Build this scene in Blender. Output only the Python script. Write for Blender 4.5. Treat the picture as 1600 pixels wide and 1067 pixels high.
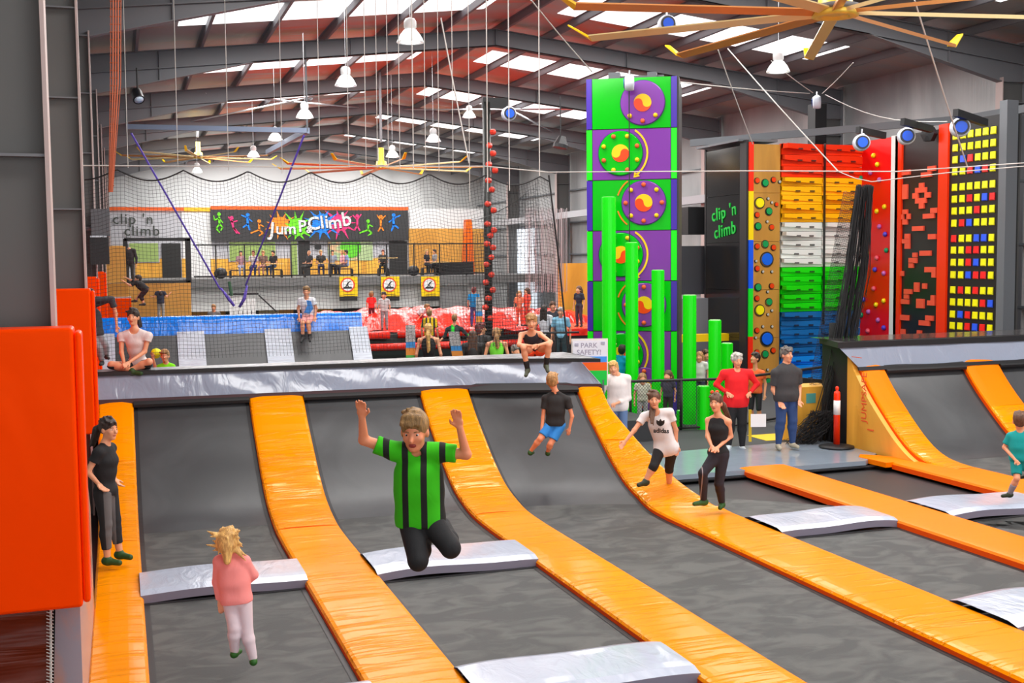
import bpy, math, random
import numpy as np
from mathutils import Matrix, Vector
for _o in list(bpy.data.objects): bpy.data.objects.remove(_o)
R_ = math.radians
S = bpy.context.scene
COL = S.collection
random.seed(7)
rng = np.random.default_rng(7)
# ------------------------------------------------------------------ camera
YAW, PIT, ROL, FPX, CH = R_(18.72), R_(4.05), R_(-0.576), 1800.0, 3.35
_cy, _sy, _cp, _sp = math.cos(YAW), math.sin(YAW), math.cos(PIT), math.sin(PIT)
FW = Vector((_sy*_cp, _cy*_cp, -_sp)); _r0 = Vector((_cy, -_sy, 0)); _u0 = _r0.cross(FW)
RT = math.cos(ROL)*_r0 + math.sin(ROL)*_u0
UP = -math.sin(ROL)*_r0 + math.cos(ROL)*_u0
EYE = Vector((0, 0, CH))
cam = bpy.data.objects.new('camera', bpy.data.cameras.new('camera')); COL.objects.link(cam)
cam.matrix_world = Matrix(((RT.x, UP.x, -FW.x, EYE.x), (RT.y, UP.y, -FW.y, EYE.y), (RT.z, UP.z, -FW.z, EYE.z), (0, 0, 0, 1)))
cam.data.sensor_width = 36.0; cam.data.lens = 36.0*FPX/1600; cam.data.clip_end = 300; cam.data.clip_start = .05
S.camera = cam
# ------------------------------------------------------------------ world, lights, exposure
S.view_settings.view_transform = 'Standard'; S.view_settings.look = 'None'
S.view_settings.gamma = 1; S.view_settings.use_curve_mapping = False
S.view_settings.exposure = 0.0
W = bpy.data.worlds.new('world'); S.world = W; W.use_nodes = True
W.node_tree.nodes['Background'].inputs[0].default_value = (.93, .97, 1, 1)
W.node_tree.nodes['Background'].inputs[1].default_value = 2.2  # strong white fill light, added through the rear end left open
S.cycles.max_bounces = 8; S.cycles.diffuse_bounces = 4; S.cycles.glossy_bounces = 3
S.cycles.transparent_max_bounces = 12; S.cycles.sample_clamp_indirect = 4
S.cycles.use_denoising = True
FR = [.45+8.25*k for k in range(10)]          # the portal frames of the hall
XL, XR, RIDGE = -.45, 22.3, 10.9              # frame faces and ridge line
YF = 75.0
def roof_z(x): return 10.45 - abs(x-RIDGE)*.112
def area(name, loc, sx, sy, e, rot=(0, 0, 0), col=(1, .98, .95)):
    l = bpy.data.lights.new(name, 'AREA'); l.shape = 'RECTANGLE'; l.size = sx; l.size_y = sy; l.energy = e; l.color = col
    o = bpy.data.objects.new(name, l); COL.objects.link(o); o.location = loc; o.rotation_euler = rot
    return o
SKY = []
for k in range(0, 9):
    y0 = FR[k]+3.7
    for sx0, sx1 in ((1.6, 9.8), (12.0, 20.2)):
        SKY.append((sx0, sx1, y0, y0+2.2))
        xc = (sx0+sx1)/2
        area('skylight_daylight', (xc, y0+1.1, roof_z(xc)-.22), sx1-sx0, 2.1, 640 if k < 5 else 760, (0, math.atan(.112)*(1 if xc > RIDGE else -1), 0))

# ------------------------------------------------------------------ pixel -> place helpers (points of the real place seen in the photo)
def ray(px, py): return FW + RT*((px-800)/FPX) - UP*((py-533.5)/FPX)
def D(px, py, w): return EYE + ray(px, py)*w
def XP(px, py, x): d = ray(px, py); return EYE + d*(x/d.x)
def YP(px, py, y): d = ray(px, py); return EYE + d*(y/d.y)
def ZP(px, py, z=0.0): d = ray(px, py); return EYE + d*((z-CH)/d.z)

# ------------------------------------------------------------------ materials
MATS = {}
def mat(name, col, rough=.5, metal=0.0, bump=None, var=None, emit=0, coat=0.0, alpha=1.0, spec=None, tint=None):
    """bump=(scale xyz, strength, distance); var=(scale xyz, col2, lo, hi)"""
    if name in MATS: return MATS[name]
    m = bpy.data.materials.new(name); m.use_nodes = True; MATS[name] = m
    nt = m.node_tree; N, L = nt.nodes, nt.links; b = N['Principled BSDF']
    b.inputs['Base Color'].default_value = (*col, 1); b.inputs['Roughness'].default_value = rough; b.inputs['Metallic'].default_value = metal
    if coat: b.inputs['Coat Weight'].default_value = coat; b.inputs['Coat Roughness'].default_value = .08
    if spec is not None: b.inputs['Specular IOR Level'].default_value = spec
    if tint: b.inputs['Specular Tint'].default_value = (*tint, 1)
    if emit: b.inputs['Emission Color'].default_value = (*col, 1); b.inputs['Emission Strength'].default_value = emit
    if alpha < 1: b.inputs['Alpha'].default_value = alpha
    tc = N.new('ShaderNodeTexCoord')
    def noise(scale, detail=4, dist=0.0):
        mp = N.new('ShaderNodeMapping'); mp.inputs['Scale'].default_value = scale; L.new(tc.outputs['Object'], mp.inputs[0])
        n = N.new('ShaderNodeTexNoise'); n.inputs['Scale'].default_value = 1; n.inputs['Detail'].default_value = detail; n.inputs['Distortion'].default_value = dist
        L.new(mp.outputs[0], n.inputs[0]); return n
    if bump:
        n = noise(bump[0], 3, bump[3] if len(bump) > 3 else .4)
        bp = N.new('ShaderNodeBump'); bp.inputs['Strength'].default_value = bump[1]; bp.inputs['Distance'].default_value = bump[2]
        
        if len(bump) > 4:
            mr = N.new('ShaderNodeMapRange'); mr.inputs[1].default_value = bump[4]; mr.inputs[2].default_value = bump[4]+.14; L.new(n.outputs[0], mr.inputs[0]); L.new(mr.outputs[0], bp.inputs['Height'])
        else: L.new(n.outputs[0], bp.inputs['Height'])
        L.new(bp.outputs[0], b.inputs['Normal'])
    if var:
        n = noise(var[0], 5, 1.0); mr = N.new('ShaderNodeMapRange'); mr.inputs[1].default_value = var[2]; mr.inputs[2].default_value = var[3]
        L.new(n.outputs[0], mr.inputs[0]); mx = N.new('ShaderNodeMix'); mx.data_type = 'RGBA'
        mx.inputs[6].default_value = (*col, 1); mx.inputs[7].default_value = (*var[1], 1)
        L.new(mr.outputs[0], mx.inputs[0]); L.new(mx.outputs[2], b.inputs['Base Color'])
    return m
def simple(c, rough=.55): return mat('paint_%02x%02x%02x_%d' % (int(c[0]*255), int(c[1]*255), int(c[2]*255), int(rough*100)), c, rough)
ORANGE = (1.0, .30, .0)
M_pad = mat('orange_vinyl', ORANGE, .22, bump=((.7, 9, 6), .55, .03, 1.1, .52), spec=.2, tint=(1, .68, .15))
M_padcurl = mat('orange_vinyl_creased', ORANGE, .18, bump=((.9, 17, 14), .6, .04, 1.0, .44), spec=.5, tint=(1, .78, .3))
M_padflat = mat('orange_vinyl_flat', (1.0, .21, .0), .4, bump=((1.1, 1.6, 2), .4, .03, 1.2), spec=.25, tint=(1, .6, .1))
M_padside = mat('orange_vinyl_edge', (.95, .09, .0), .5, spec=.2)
M_wallpad = mat('red_orange_vinyl', (1.0, .055, .0), .35, bump=((.9, .9, .9), .35, .04, 1.5), spec=.25, tint=(1, .4, .1))
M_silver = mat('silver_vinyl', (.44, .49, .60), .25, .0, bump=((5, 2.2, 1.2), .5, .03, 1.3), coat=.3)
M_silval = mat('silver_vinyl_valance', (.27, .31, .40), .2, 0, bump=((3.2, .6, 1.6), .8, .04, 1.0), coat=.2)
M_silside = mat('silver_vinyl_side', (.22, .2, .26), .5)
M_mat = mat('trampoline_mesh', (.045, .047, .047), .65, bump=((60, 60, 60), .2, .004, 0), var=((2.2, 3.6, 2), (.085, .087, .083), .42, .62))
M_matramp = mat('trampoline_ramp_mesh', (.04, .042, .046), .38, var=((.8, .8, .8), (.065, .069, .074), .4, .7), bump=((80, 80, 80), .15, .003, 0))
M_black = mat('black_webbing', (.012, .012, .014), .5)
M_blackgl = mat('black_gloss_panel', (.012, .012, .013), .12, var=((.4, .4, .5), (.03, .02, .012), .5, .7))
M_steel = mat('grey_painted_steel', (.13, .14, .155), .45)
M_steeldk = mat('dark_painted_steel', (.17, .17, .185), .5)
M_web = mat('column_web_steel', (.10, .10, .098), .6, var=((.3, .3, .15), (.13, .125, .12), .3, .7))
M_flange = mat('flange_edge_steel', (.5, .38, .36), .5)
M_ply = mat('plywood', (.95, .5, .06), .45, var=((1.2, 1.2, .25), (.62, .27, .03), .35, .75))
M_white = mat('white_paint', (.8, .8, .8), .5)
M_conc = mat('concrete_floor', (.10, .11, .115), .6, var=((.7, .7, .7), (.14, .15, .15), .3, .7))
M_rope = mat('pale_rope', (.6, .58, .55), .7)
M_net = mat('black_net_cord', (.02, .02, .022), .7)
M_chrome = mat('galvanised_steel', (.6, .62, .65), .3, .8)
M_yel = mat('yellow_paint', (.95, .62, .0), .4)
M_red = mat('red_paint', (.85, .01, .0), .35)
M_green = mat('lime_green_paint', (.0, .85, .0), .4)
M_purple = mat('purple_gloss', (.22, .045, .38), .18)
M_greengl = mat('green_gloss', (.0, .52, .005), .14)
M_violet = mat('violet_gloss', (.07, .03, .42), .2)
M_blue = mat('blue_vinyl', (.0, .2, .85), .22, bump=((4, 1.2, 2.5), .8, .05, 1.0), coat=.3)

# ------------------------------------------------------------------ object helpers
def new_mesh(name, V, F, mats, mi=None, smooth=False, parent=None):
    me = bpy.data.meshes.new(name); me.from_pydata([tuple(v) for v in V], [], F)
    for m in (mats if isinstance(mats, (list, tuple)) else [mats]): me.materials.append(m)
    if mi is not None: me.polygons.foreach_set('material_index', mi)
    if smooth: me.polygons.foreach_set('use_smooth', [True]*len(F))
    me.update()
    o = bpy.data.objects.new(name, me); COL.objects.link(o)
    if parent is not None: o.parent = parent
    return o
def tag(o, label=None, cat=None, group=None, kind=None):
    if label: o['label'] = label
    if cat: o['category'] = cat
    if group: o['group'] = group
    if kind: o['kind'] = kind
    return o
def thing(name, label, cat, loc=(0, 0, 0), rz=0.0, group=None):
    o = bpy.data.objects.new(name, None); COL.objects.link(o); o.location = loc; o.rotation_euler = (0, 0, rz); o.empty_display_size = .1
    return tag(o, label, cat, group)
def copytree(o, parent=None):
    c = o.copy(); COL.objects.link(c)
    for k in ('label', 'group', 'category'):
        pass
    if parent is not None: c.parent = parent
    for ch in list(o.children): copytree(ch, c)
    return c
class MB:
    def __init__(s): s.V = []; s.F = []; s.M = []; s.m = 0
    def add(s, V, F):
        n = len(s.V); s.V += [tuple(v) for v in V]; s.F += [tuple(i+n for i in f) for f in F]; s.M += [s.m]*len(F); return s
    def box(s, x0, x1, y0, y1, z0, z1):
        V = [(x, y, z) for z in (z0, z1) for y in (y0, y1) for x in (x0, x1)]
        return s.add(V, [(0, 2, 3, 1), (4, 5, 7, 6), (0, 1, 5, 4), (2, 6, 7, 3), (0, 4, 6, 2), (1, 3, 7, 5)])
    def hexa(s, P):   # eight corners: bottom 4 round, top 4 round
        return s.add(P, [(3, 2, 1, 0), (4, 5, 6, 7), (0, 1, 5, 4), (1, 2, 6, 5), (2, 3, 7, 6), (3, 0, 4, 7)])
    def bar(s, p, q, w, h, up=(0, 0, 1)):   # rectangular bar from p to q
        p, q, up = Vector(p), Vector(q), Vector(up); d = (q-p).normalized(); a = d.cross(up)
        if a.length < 1e-4: a = d.cross(Vector((1, 0, 0)))
        a = a.normalized()*w/2; b = a.cross(d).normalized()*h/2
        return s.hexa([p-a-b, p+a-b, p+a+b, p-a+b, q-a-b, q+a-b, q+a+b, q-a+b])
    def tube(s, P, r, n=6, caps=True):
        P = [Vector(p) for p in P]; V = []; F = []; a = None
        rr = r if isinstance(r, (list, tuple)) else [r]*len(P)
        for i, p in enumerate(P):
            d = (P[min(i+1, len(P)-1)]-P[max(i-1, 0)]).normalized()
            if a is None:
                a = d.cross(Vector((0, 0, 1)));
                if a.length < 1e-3: a = d.cross(Vector((1, 0, 0)))
            a = (a - d*a.dot(d)).normalized(); b = d.cross(a)
            for k in range(n): t = 2*math.pi*k/n; V.append(p+(a*math.cos(t)+b*math.sin(t))*rr[i])
        for i in range(len(P)-1):
            for k in range(n): F.append((i*n+k, i*n+(k+1) % n, (i+1)*n+(k+1) % n, (i+1)*n+k))
        if caps and n > 2: F.append(tuple(range(n))[::-1]); F.append(tuple((len(P)-1)*n+k for k in range(n)))
        return s.add(V, F)
    def lathe(s, prof, c=(0, 0, 0), ax=(0, 0, 1), n=20):   # prof: (r, h) pairs along ax
        ax = Vector(ax).normalized(); a = ax.cross(Vector((0, 0, 1)))
        if a.length < 1e-3: a = Vector((1, 0, 0))
        a.normalize(); b = ax.cross(a); c = Vector(c); V = []; F = []
        for r, h in prof:
            for k in range(n): t = 2*math.pi*k/n; V.append(c+ax*h+(a*math.cos(t)+b*math.sin(t))*r)
        for i in range(len(prof)-1):
            for k in range(n): F.append((i*n+k, i*n+(k+1) % n, (i+1)*n+(k+1) % n, (i+1)*n+k))
        F.append(tuple(range(n))[::-1]); F.append(tuple((len(prof)-1)*n+k for k in range(n)))
        return s.add(V, F)
    def prism(s, poly, o, u, v, d):   # 2D polygon in plane (o,u,v) extruded by vector d
        o, u, v, d = Vector(o), Vector(u), Vector(v), Vector(d); n = len(poly)
        A = [o+u*x+v*y for x, y in poly]; V = A+[p+d for p in A]
        return s.add(V, [tuple(range(n))[::-1], tuple(range(n, 2*n))]+[(i, (i+1) % n, n+(i+1) % n, n+i) for i in range(n)])
    def grid(s, P):   # P[i][j] points
        n, m = len(P), len(P[0]); V = [p for r in P for p in r]
        return s.add(V, [(i*m+j, i*m+j+1, (i+1)*m+j+1, (i+1)*m+j) for i in range(n-1) for j in range(m-1)])
    def build(s, name, mats, parent=None, smooth=False):
        return new_mesh(name, s.V, s.F, mats, s.M, smooth, parent)
def circle(r, n=20, cx=0, cy=0): return [(cx+r*math.cos(2*math.pi*k/n), cy+r*math.sin(2*math.pi*k/n)) for k in range(n)]
def text_mesh(name, txt, size, o, u, v, m, depth=.01, parent=None, bold=.0, align='CENTER', spacing=1.0):
    """lettering standing in the plane (o,u,v)"""
    cu = bpy.data.curves.new(name, 'FONT'); cu.body = txt; cu.size = size; cu.align_x = align; cu.align_y = 'CENTER'
    cu.extrude = depth; cu.offset = bold; cu.space_character = spacing; cu.resolution_u = 3
    t = bpy.data.objects.new(name, cu); COL.objects.link(t)
    me = bpy.data.meshes.new_from_object(t.evaluated_get(bpy.context.evaluated_depsgraph_get()))
    bpy.data.objects.remove(t); bpy.data.curves.remove(cu)
    u, v = Vector(u).normalized(), Vector(v).normalized(); n = u.cross(v)
    me.transform(Matrix(((u.x, v.x, n.x, o[0]), (u.y, v.y, n.y, o[1]), (u.z, v.z, n.z, o[2]), (0, 0, 0, 1))))
    me.materials.clear(); me.materials.append(m); me.name = name
    ob = bpy.data.objects.new(name, me); COL.objects.link(ob)
    if parent is not None: ob.parent = parent
    return ob
def structure(o): o['kind'] = 'structure'; return o
# ================================================================== THE HALL
structure(MB().box(-1.6, 24.5, -8, YF+.3, -.45, -.25).build('floor', M_conc))
M_clad = mat('wall_cladding', (.30, .30, .31), .4, .15, var=((.5, .35, .12), (.52, .52, .52), .35, .7), bump=((0.1, 9, .1), .3, .03, 0))
M_clade = mat('gable_cladding', (.62, .63, .63), .4, var=((.35, 1, .15), (.42, .42, .42), .5, .75))
structure(MB().box(-1.6, -1.35, -8, YF, -.3, 9.4).build('wall_left', M_clad))
structure(MB().box(23.2, 23.4, -8, YF, -.3, 9.4).build('wall_right', M_clad))
structure(MB().prism([(-1.6, -.3), (23.4, -.3), (23.4, 9.2), (RIDGE, 10.6), (-1.6, 9.2)], (0, YF, 0), (1, 0, 0), (0, 0, 1), (0, .2, 0)).build('wall_far', M_clade))
# roof sheeting with its reflective foil, holes left for the translucent strips
M_foil = mat('roof_foil_painted_red', (.55, .48, .44), .38, .25, bump=((1.5, .6, 1), .5, .06, .6), var=((.16, .5, .5), (.80, .22, .12), .42, .56))  # red reflection from below is painted into the foil colour
M_foilr = mat('roof_foil_painted_warm', (.42, .36, .32), .38, .25, bump=((1.5, .6, 1), .5, .06, .6), var=((.3, .5, .5), (.62, .25, .13), .48, .62))  # weaker version of the painted reddish reflection
def roof(name, xa, xb, m):
    mb = MB(); ys = sorted({-8, YF}.union(*[{s[2], s[3]} for s in SKY]))
    lo, hi = ((1.6, 9.8) if xa < RIDGE-1 else (12.0, 20.2)); lo, hi = max(lo, xa), min(hi, xb)
    for y0, y1 in zip(ys, ys[1:]):
        sky = any(abs(s[2]-y0) < .01 for s in SKY)
        for x0, x1 in (((xa, lo), (hi, xb)) if sky else ((xa, xb),)):
            if x1-x0 < .01: continue
            mb.hexa([(x0, y0, roof_z(x0)), (x1, y0, roof_z(x1)), (x1, y1, roof_z(x1)), (x0, y1, roof_z(x0)),
                     (x0, y0, roof_z(x0)+.06), (x1, y0, roof_z(x1)+.06), (x1, y1, roof_z(x1)+.06), (x0, y1, roof_z(x0)+.06)])
    return structure(mb.build(name, m))
M_foilg = mat('roof_foil_grey', (.34, .33, .32), .38, .25, bump=((1.5, .6, 1), .5, .06, .6), var=((.3, .9, .5), (.44, .30, .24), .5, .66))  # outer sheets greyer, the painted red reflection being kept to the middle
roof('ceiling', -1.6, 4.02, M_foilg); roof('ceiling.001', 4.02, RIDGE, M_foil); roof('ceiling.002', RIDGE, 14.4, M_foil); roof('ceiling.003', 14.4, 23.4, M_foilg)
M_sky = mat('translucent_sheet', (1, 1, 1), .5, emit=1.6)
for i, (x0, x1, y0, y1) in enumerate(SKY):
    mb = MB(); mb.hexa([(x0, y0, roof_z(x0)-.01), (x1, y0, roof_z(x1)-.01), (x1, y1, roof_z(x1)-.01), (x0, y1, roof_z(x0)-.01),
                        (x0, y0, roof_z(x0)+.02), (x1, y0, roof_z(x1)+.02), (x1, y1, roof_z(x1)+.02), (x0, y1, roof_z(x0)+.02)])
    structure(mb.build('window_%d' % (i+1), M_sky))
# portal frames: columns and haunched rafters
def rafter_bottom(x):
    t = min(abs(x-XL), abs(x-XR)); z = roof_z(x)-.2-.48
    return z-max(0, 1-t/4.2)*.55
for k, y in enumerate(FR[1:-1]):
    t = MB()
    xs = [XL-.75, XL, XL+1, XL+2.2, XL+4.2, RIDGE-3, RIDGE, RIDGE+3, XR-4.2, XR-2.2, XR-1, XR, XR+.75]
    top = [(x, roof_z(x)-.2) for x in xs]; bot = [(x, rafter_bottom(x)) for x in xs]
    for i in range(len(xs)-1):
        for (za, zb, hw) in ((0, 0, .010),):
            t.hexa([(xs[i], y-hw, bot[i][1]), (xs[i+1], y-hw, bot[i+1][1]), (xs[i+1], y+hw, bot[i+1][1]), (xs[i], y+hw, bot[i][1]),
                    (xs[i], y-hw, top[i][1]), (xs[i+1], y-hw, top[i+1][1]), (xs[i+1], y+hw, top[i+1][1]), (xs[i], y+hw, top[i][1])])
        for zz in (bot, top, [(a, max(b, roof_z(a)-.68)) for a, b in bot]):
            t.hexa([(xs[i], y-.11, zz[i][1]-.012), (xs[i+1], y-.11, zz[i+1][1]-.012), (xs[i+1], y+.11, zz[i+1][1]-.012), (xs[i], y+.11, zz[i][1]-.012),
                    (xs[i], y-.11, zz[i][1]+.012), (xs[i+1], y-.11, zz[i+1][1]+.012), (xs[i+1], y+.11, zz[i+1][1]+.012), (xs[i], y+.11, zz[i][1]+.012)])
    for x in (1.2, 6.5, RIDGE, 15.2, 20.6): t.box(x-.01, x+.01, y-.1, y+.1, rafter_bottom(x), roof_z(x)-.2)
    structure(t.build('trim_%d' % (k+1), M_steeldk))
    c = MB()
    for xa, xb in ((XL-.75, XL), (XR, XR+.75)):
        c.m = 0; c.box(xa, xb, y-.012, y+.012, -.3, rafter_bottom(XL)-.02)
        c.m = 1
        for x in ((xb, ) if xb == XL else (xa,)): c.box(x-.014, x+.014, y-.13, y+.13, -.3, rafter_bottom(XL)+.1)
        c.m = 2
        for x in ((xa,) if xb == XL else (xb,)): c.box(x-.014, x+.014, y-.13, y+.13, -.3, 9.0)
        for z in ((4.1, 5.6, 6.8) if xb == XL else (7.4,)): c.box(xa, xb, y-.11, y+.11, z-.01, z+.01)
    structure(c.build('trim_%d' % (k+20), [M_web, M_flange, M_steeldk]))
pl = MB()
for i in range(-6, 7):
    x = RIDGE+i*1.72
    if abs(x-RIDGE) < .1: x += .2
    z = roof_z(x)-.1
    pl.box(x-.008, x+.008, -8, YF, z-.1, z+.1); pl.box(x, x+.07, -8, YF, z-.108, z-.1); pl.box(x-.07, x, -8, YF, z+.09, z+.1)
structure(pl.build('trim_40', M_steeldk))
g = MB()   # wall girts and the eave beam along the sides
for z in (1.9, 3.6, 5.3, 7.0):
    g.box(-1.35, -1.17, -8, YF, z, z+.07)
    g.box(23.02, 23.2, -8, YF, z, z+.07)
structure(g.build('trim_41', M_steel))
g = MB(); g.bar((22.15, 26, 5.75), (22.15, 74, 5.6), .28, .32); structure(g.build('trim_42', mat('pale_beam', (.42, .42, .45), .4)))
g = MB(); g.bar((21.9, 26, 7.05), (21.9, 17, 7.05), .12, .2); g.bar((21.9, 26, 7.05), (15.9, 30.5, 6.7), .12, .2)
structure(g.build('trim_43', M_steel))
# roof bracing rods
g = MB()
for k in (5,):
    for a, b in (((3, FR[k]), (10, FR[k+1])), ((10, FR[k]), (3, FR[k+1])), ((12, FR[k]), (19, FR[k+1])), ((19, FR[k]), (12, FR[k+1]))):
        g.tube([(a[0], a[1], roof_z(a[0])-.35), (b[0], b[1], roof_z(b[0])-.35)], .035, 6)
structure(g.build('trim_44', M_chrome))
# red-orange padding over the side columns
def wallpad(y, z0, z1, x0, x1, label):
    P = MB(); r = .05
    P.box(x0, x1-r, y-.16, y+.16, z0, z1-.0)
    P.box(x1-r, x1, y-.13, y+.16, z0+.02, z1-.03)
    o = P.build('column_pad', M_wallpad); bev = o.modifiers.new('b', 'BEVEL'); bev.width = .025; bev.segments = 3
    return tag(o, label, 'wall padding')
wallpad(8.35, 1.03, 2.93, -1.3, XL+.19, 'big red-orange vinyl pad wrapped round the nearest grey column')
wallpad(16.3, 1.1, 3.03, -1.3, XL+.12, 'red-orange vinyl pad on the second grey column, crease across its corner')
wallpad(24.6, .2, 3.1, -1.3, XL+.05, 'red-orange pad on the third column, beside the blue-topped ramp')
wallpad(32.6, .2, 3.15, -1.3, XL+.1, 'red-orange pad on the fourth column, under the black loudspeaker')
P = MB(); P.box(-1.32, -.62, 16.5, 24.3, .5, 2.75); tag(P.build('side_wall_pad', M_wallpad), 'long red-orange wall pad running between the second and third columns', 'wall padding')
# orange padding below the first column pad, its shade put into the colour, laced on a cord to a glossy side board
b = MB(); n = 26
rows = []
for i in range(n):
    z = 1.05-1.45*i/(n-1); row = []
    for j in range(8):
        x = -1.5+(.98-.0*i/(n-1))*j/7+(-.05*i/(n-1)*j/7)
        row.append((x, 8.32+.02*math.sin(i*1.3+j*.7), z))
    rows.append(row)
b.grid(rows); b.grid([[(p[0], p[1]+.2, p[2]) for p in r] for r in rows[::-1]])
t = thing('laced_pad', 'creased pad, shade painted in dark rust-brown, laced below the nearest column pad', 'wall padding')
b.build('pad_cover', mat('orange_vinyl_painted_shade', (.13, .012, .0), .45, bump=((.5, 1, 7), .9, .05, .8)), t, True)
c = MB(); c.tube([(-.52, 8.3, 1.04), (-.57, 8.28, -.4)], .008, 6)
for i in range(60):
    z = 1.02-1.4*i/60; x = -.522-.05*i/60; c.tube([(x-.025, 8.29, z), (x+.02, 8.27, z-.012)], .004, 4)
c.build('lacing_cord', M_rope, t)
b = MB(); b.prism([(-.50, 1.06), (-.575, -.35), (-.345, -.35), (-.345, 1.0), (-.40, 1.75)], (0, 8.55, 0), (1, 0, 0), (0, 0, 1), (0, 3.2, 0))
tag(b.build('side_board', mat('side_board_painted_reflection', (.62, .25, .13), .25, var=((2, .3, .9), (.33, .3, .36), .42, .6))), 'tapering glossy side board between the laced orange pad and the trampolines', 'board')  # orange reflection of the floor pads painted into the board colour

# ================================================================== TRAMPOLINE COURT
PROF = [(13.6, 0), (14.3, .02), (14.8, .09), (15.3, .22), (15.8, .46), (16.25, .74), (16.75, 1.07), (17.2, 1.44)]
PROF2 = [(14.6, 0), (15.1, .03), (15.5, .13), (15.9, .36), (16.4, .77), (16.75, 1.1), (17.05, 1.45)]
def dyx(x): return .04*(4.3-x) if x < 4.3 else -(.04*(x-4.3)+.09*(x-4.3)**2)
def smooth_prof(P, n=34):
    ys = [p[0] for p in P]; zs = [p[1] for p in P]
    # arc-length resample with Catmull-Rom
    out = []
    for i in range(len(P)-1):
        p0 = P[max(i-1, 0)]; p1 = P[i]; p2 = P[i+1]; p3 = P[min(i+2, len(P)-1)]
        for k in range(5):
            t = k/5
            f = lambda a, b, c, d: .5*((2*b)+(-a+c)*t+(2*a-5*b+4*c-d)*t*t+(-a+3*b-3*c+d)*t**3)
            out.append((f(p0[0], p1[0], p2[0], p3[0]), max(0, f(p0[1], p1[1], p2[1], p3[1]))))
    out.append(P[-1]); return out
def path_from(y0, ramp=None, y1=None):
    if ramp is None: n = max(2, int((y1-y0)/.35)); return [(y0+(y1-y0)*i/n, 0.0) for i in range(n+1)]
    yb = ramp[0][0]; n = max(2, int((yb-y0)/.35)) if y0 < yb else 0
    return ([(y0+(yb-y0)*i/n, 0.0) for i in range(n)] if n else [])+smooth_prof(ramp)
def shifted(y, z, x, sh):
    if not sh: return y
    w = min(1, max(0, (y-12.95)/2)); return y+dyx(x)*w
def strip_mesh(mb, x0, x1, path, lift, thick, nx=10, sh=True, puff=.0, side_m=1, wob=0.0, ph=0.0, taper=0.0):
    """a padded strip: top surface, sides and ends"""
    N = []
    for i, (y, z) in enumerate(path):
        a = path[max(i-1, 0)]; b = path[min(i+1, len(path)-1)]; d = Vector((0, b[0]-a[0], b[1]-a[1])).normalized(); N.append(Vector((0, -d.z, d.y)))
    top = []; r = min(.03, thick*.5)
    us = [0, .02, .06]+[.06+.88*k/nx for k in range(1, nx)]+[.94, .98, 1]
    for i, (y, z) in enumerate(path):
        row = []
        for u in us:
            x = x0+(x1-taper*min(1, z/1.1)**.6-x0)*u; e = min(u, 1-u)*(x1-x0); h = lift+puff*min(1, e/.15)-(r*(1-min(1, e/r))**2 if e < r else 0)
            h += wob*math.sin(i*1.7+ph+u*2.1)*math.sin(i*.61+ph)*min(1, e/.1)
            row.append(Vector((x, shifted(y, z, x, sh), z))+N[i]*h)
        top.append(row)
    mb.m = 0; mb.grid(top); mb.m = side_m
    for k, flip in ((0, 1), (-1, 0)):
        col = [r_[k] for r_ in top]; low = [c-N[i]*thick for i, c in enumerate(col)]
        g_ = [[c, l] for c, l in zip(col, low)]
        mb.grid(g_ if not flip else [[l, c] for c, l in zip(col, low)])
    for k, flip in ((0, 0), (-1, 1)):
        row = top[k]; low = [p-N[k]*thick for p in row]; g_ = [row, low] if flip else [low, row]; mb.grid(g_)
    return mb
PX = [(-.36, .12), (1.74, 2.53), (4.30, 5.05), (6.66, 7.56), (9.20, 10.06)]
PNAME = ['narrow orange pad along the side board, climbing the ramp beside the standing woman',
         'orange pad between the bed with the pink girl and the bed behind the jumping boy',
         'orange pad running up the ramp just behind the jumping boy',
         'orange pad running up the right end of the long ramp, two girls standing on it']
def pad_run(i, x0, x1, path, label, name='ramp_pad', cur=True):
    t = thing(name, label, 'trampoline padding', (0, 0, 0)); tp = .56 if i == 3 else 0
    # sections: flat floor part and curled ramp part
    cut = next((k for k, (y, z) in enumerate(path) if z > .015), len(path)-1)
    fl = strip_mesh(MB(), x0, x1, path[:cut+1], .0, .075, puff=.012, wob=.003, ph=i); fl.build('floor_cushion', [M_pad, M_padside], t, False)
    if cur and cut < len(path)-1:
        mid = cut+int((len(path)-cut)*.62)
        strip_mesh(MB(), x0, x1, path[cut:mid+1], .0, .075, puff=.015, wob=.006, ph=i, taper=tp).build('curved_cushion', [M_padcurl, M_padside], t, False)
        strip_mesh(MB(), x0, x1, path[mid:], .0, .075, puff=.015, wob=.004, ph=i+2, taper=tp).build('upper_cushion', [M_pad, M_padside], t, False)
    return t
for i in range(4): pad_run(i, *PX[i], path_from(4.5, PROF), PNAME[i])
t = thing('floor_pad', 'flat orange pad that starts at the grey walkway, clear of both ramps', 'trampoline padding')
strip_mesh(MB(), PX[4][0], PX[4][1], path_from(4.5, None, 16.0), .02, .075, puff=.01, sh=False, ph=3).build('floor_cushion', [M_padflat, M_padside], t)
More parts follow.
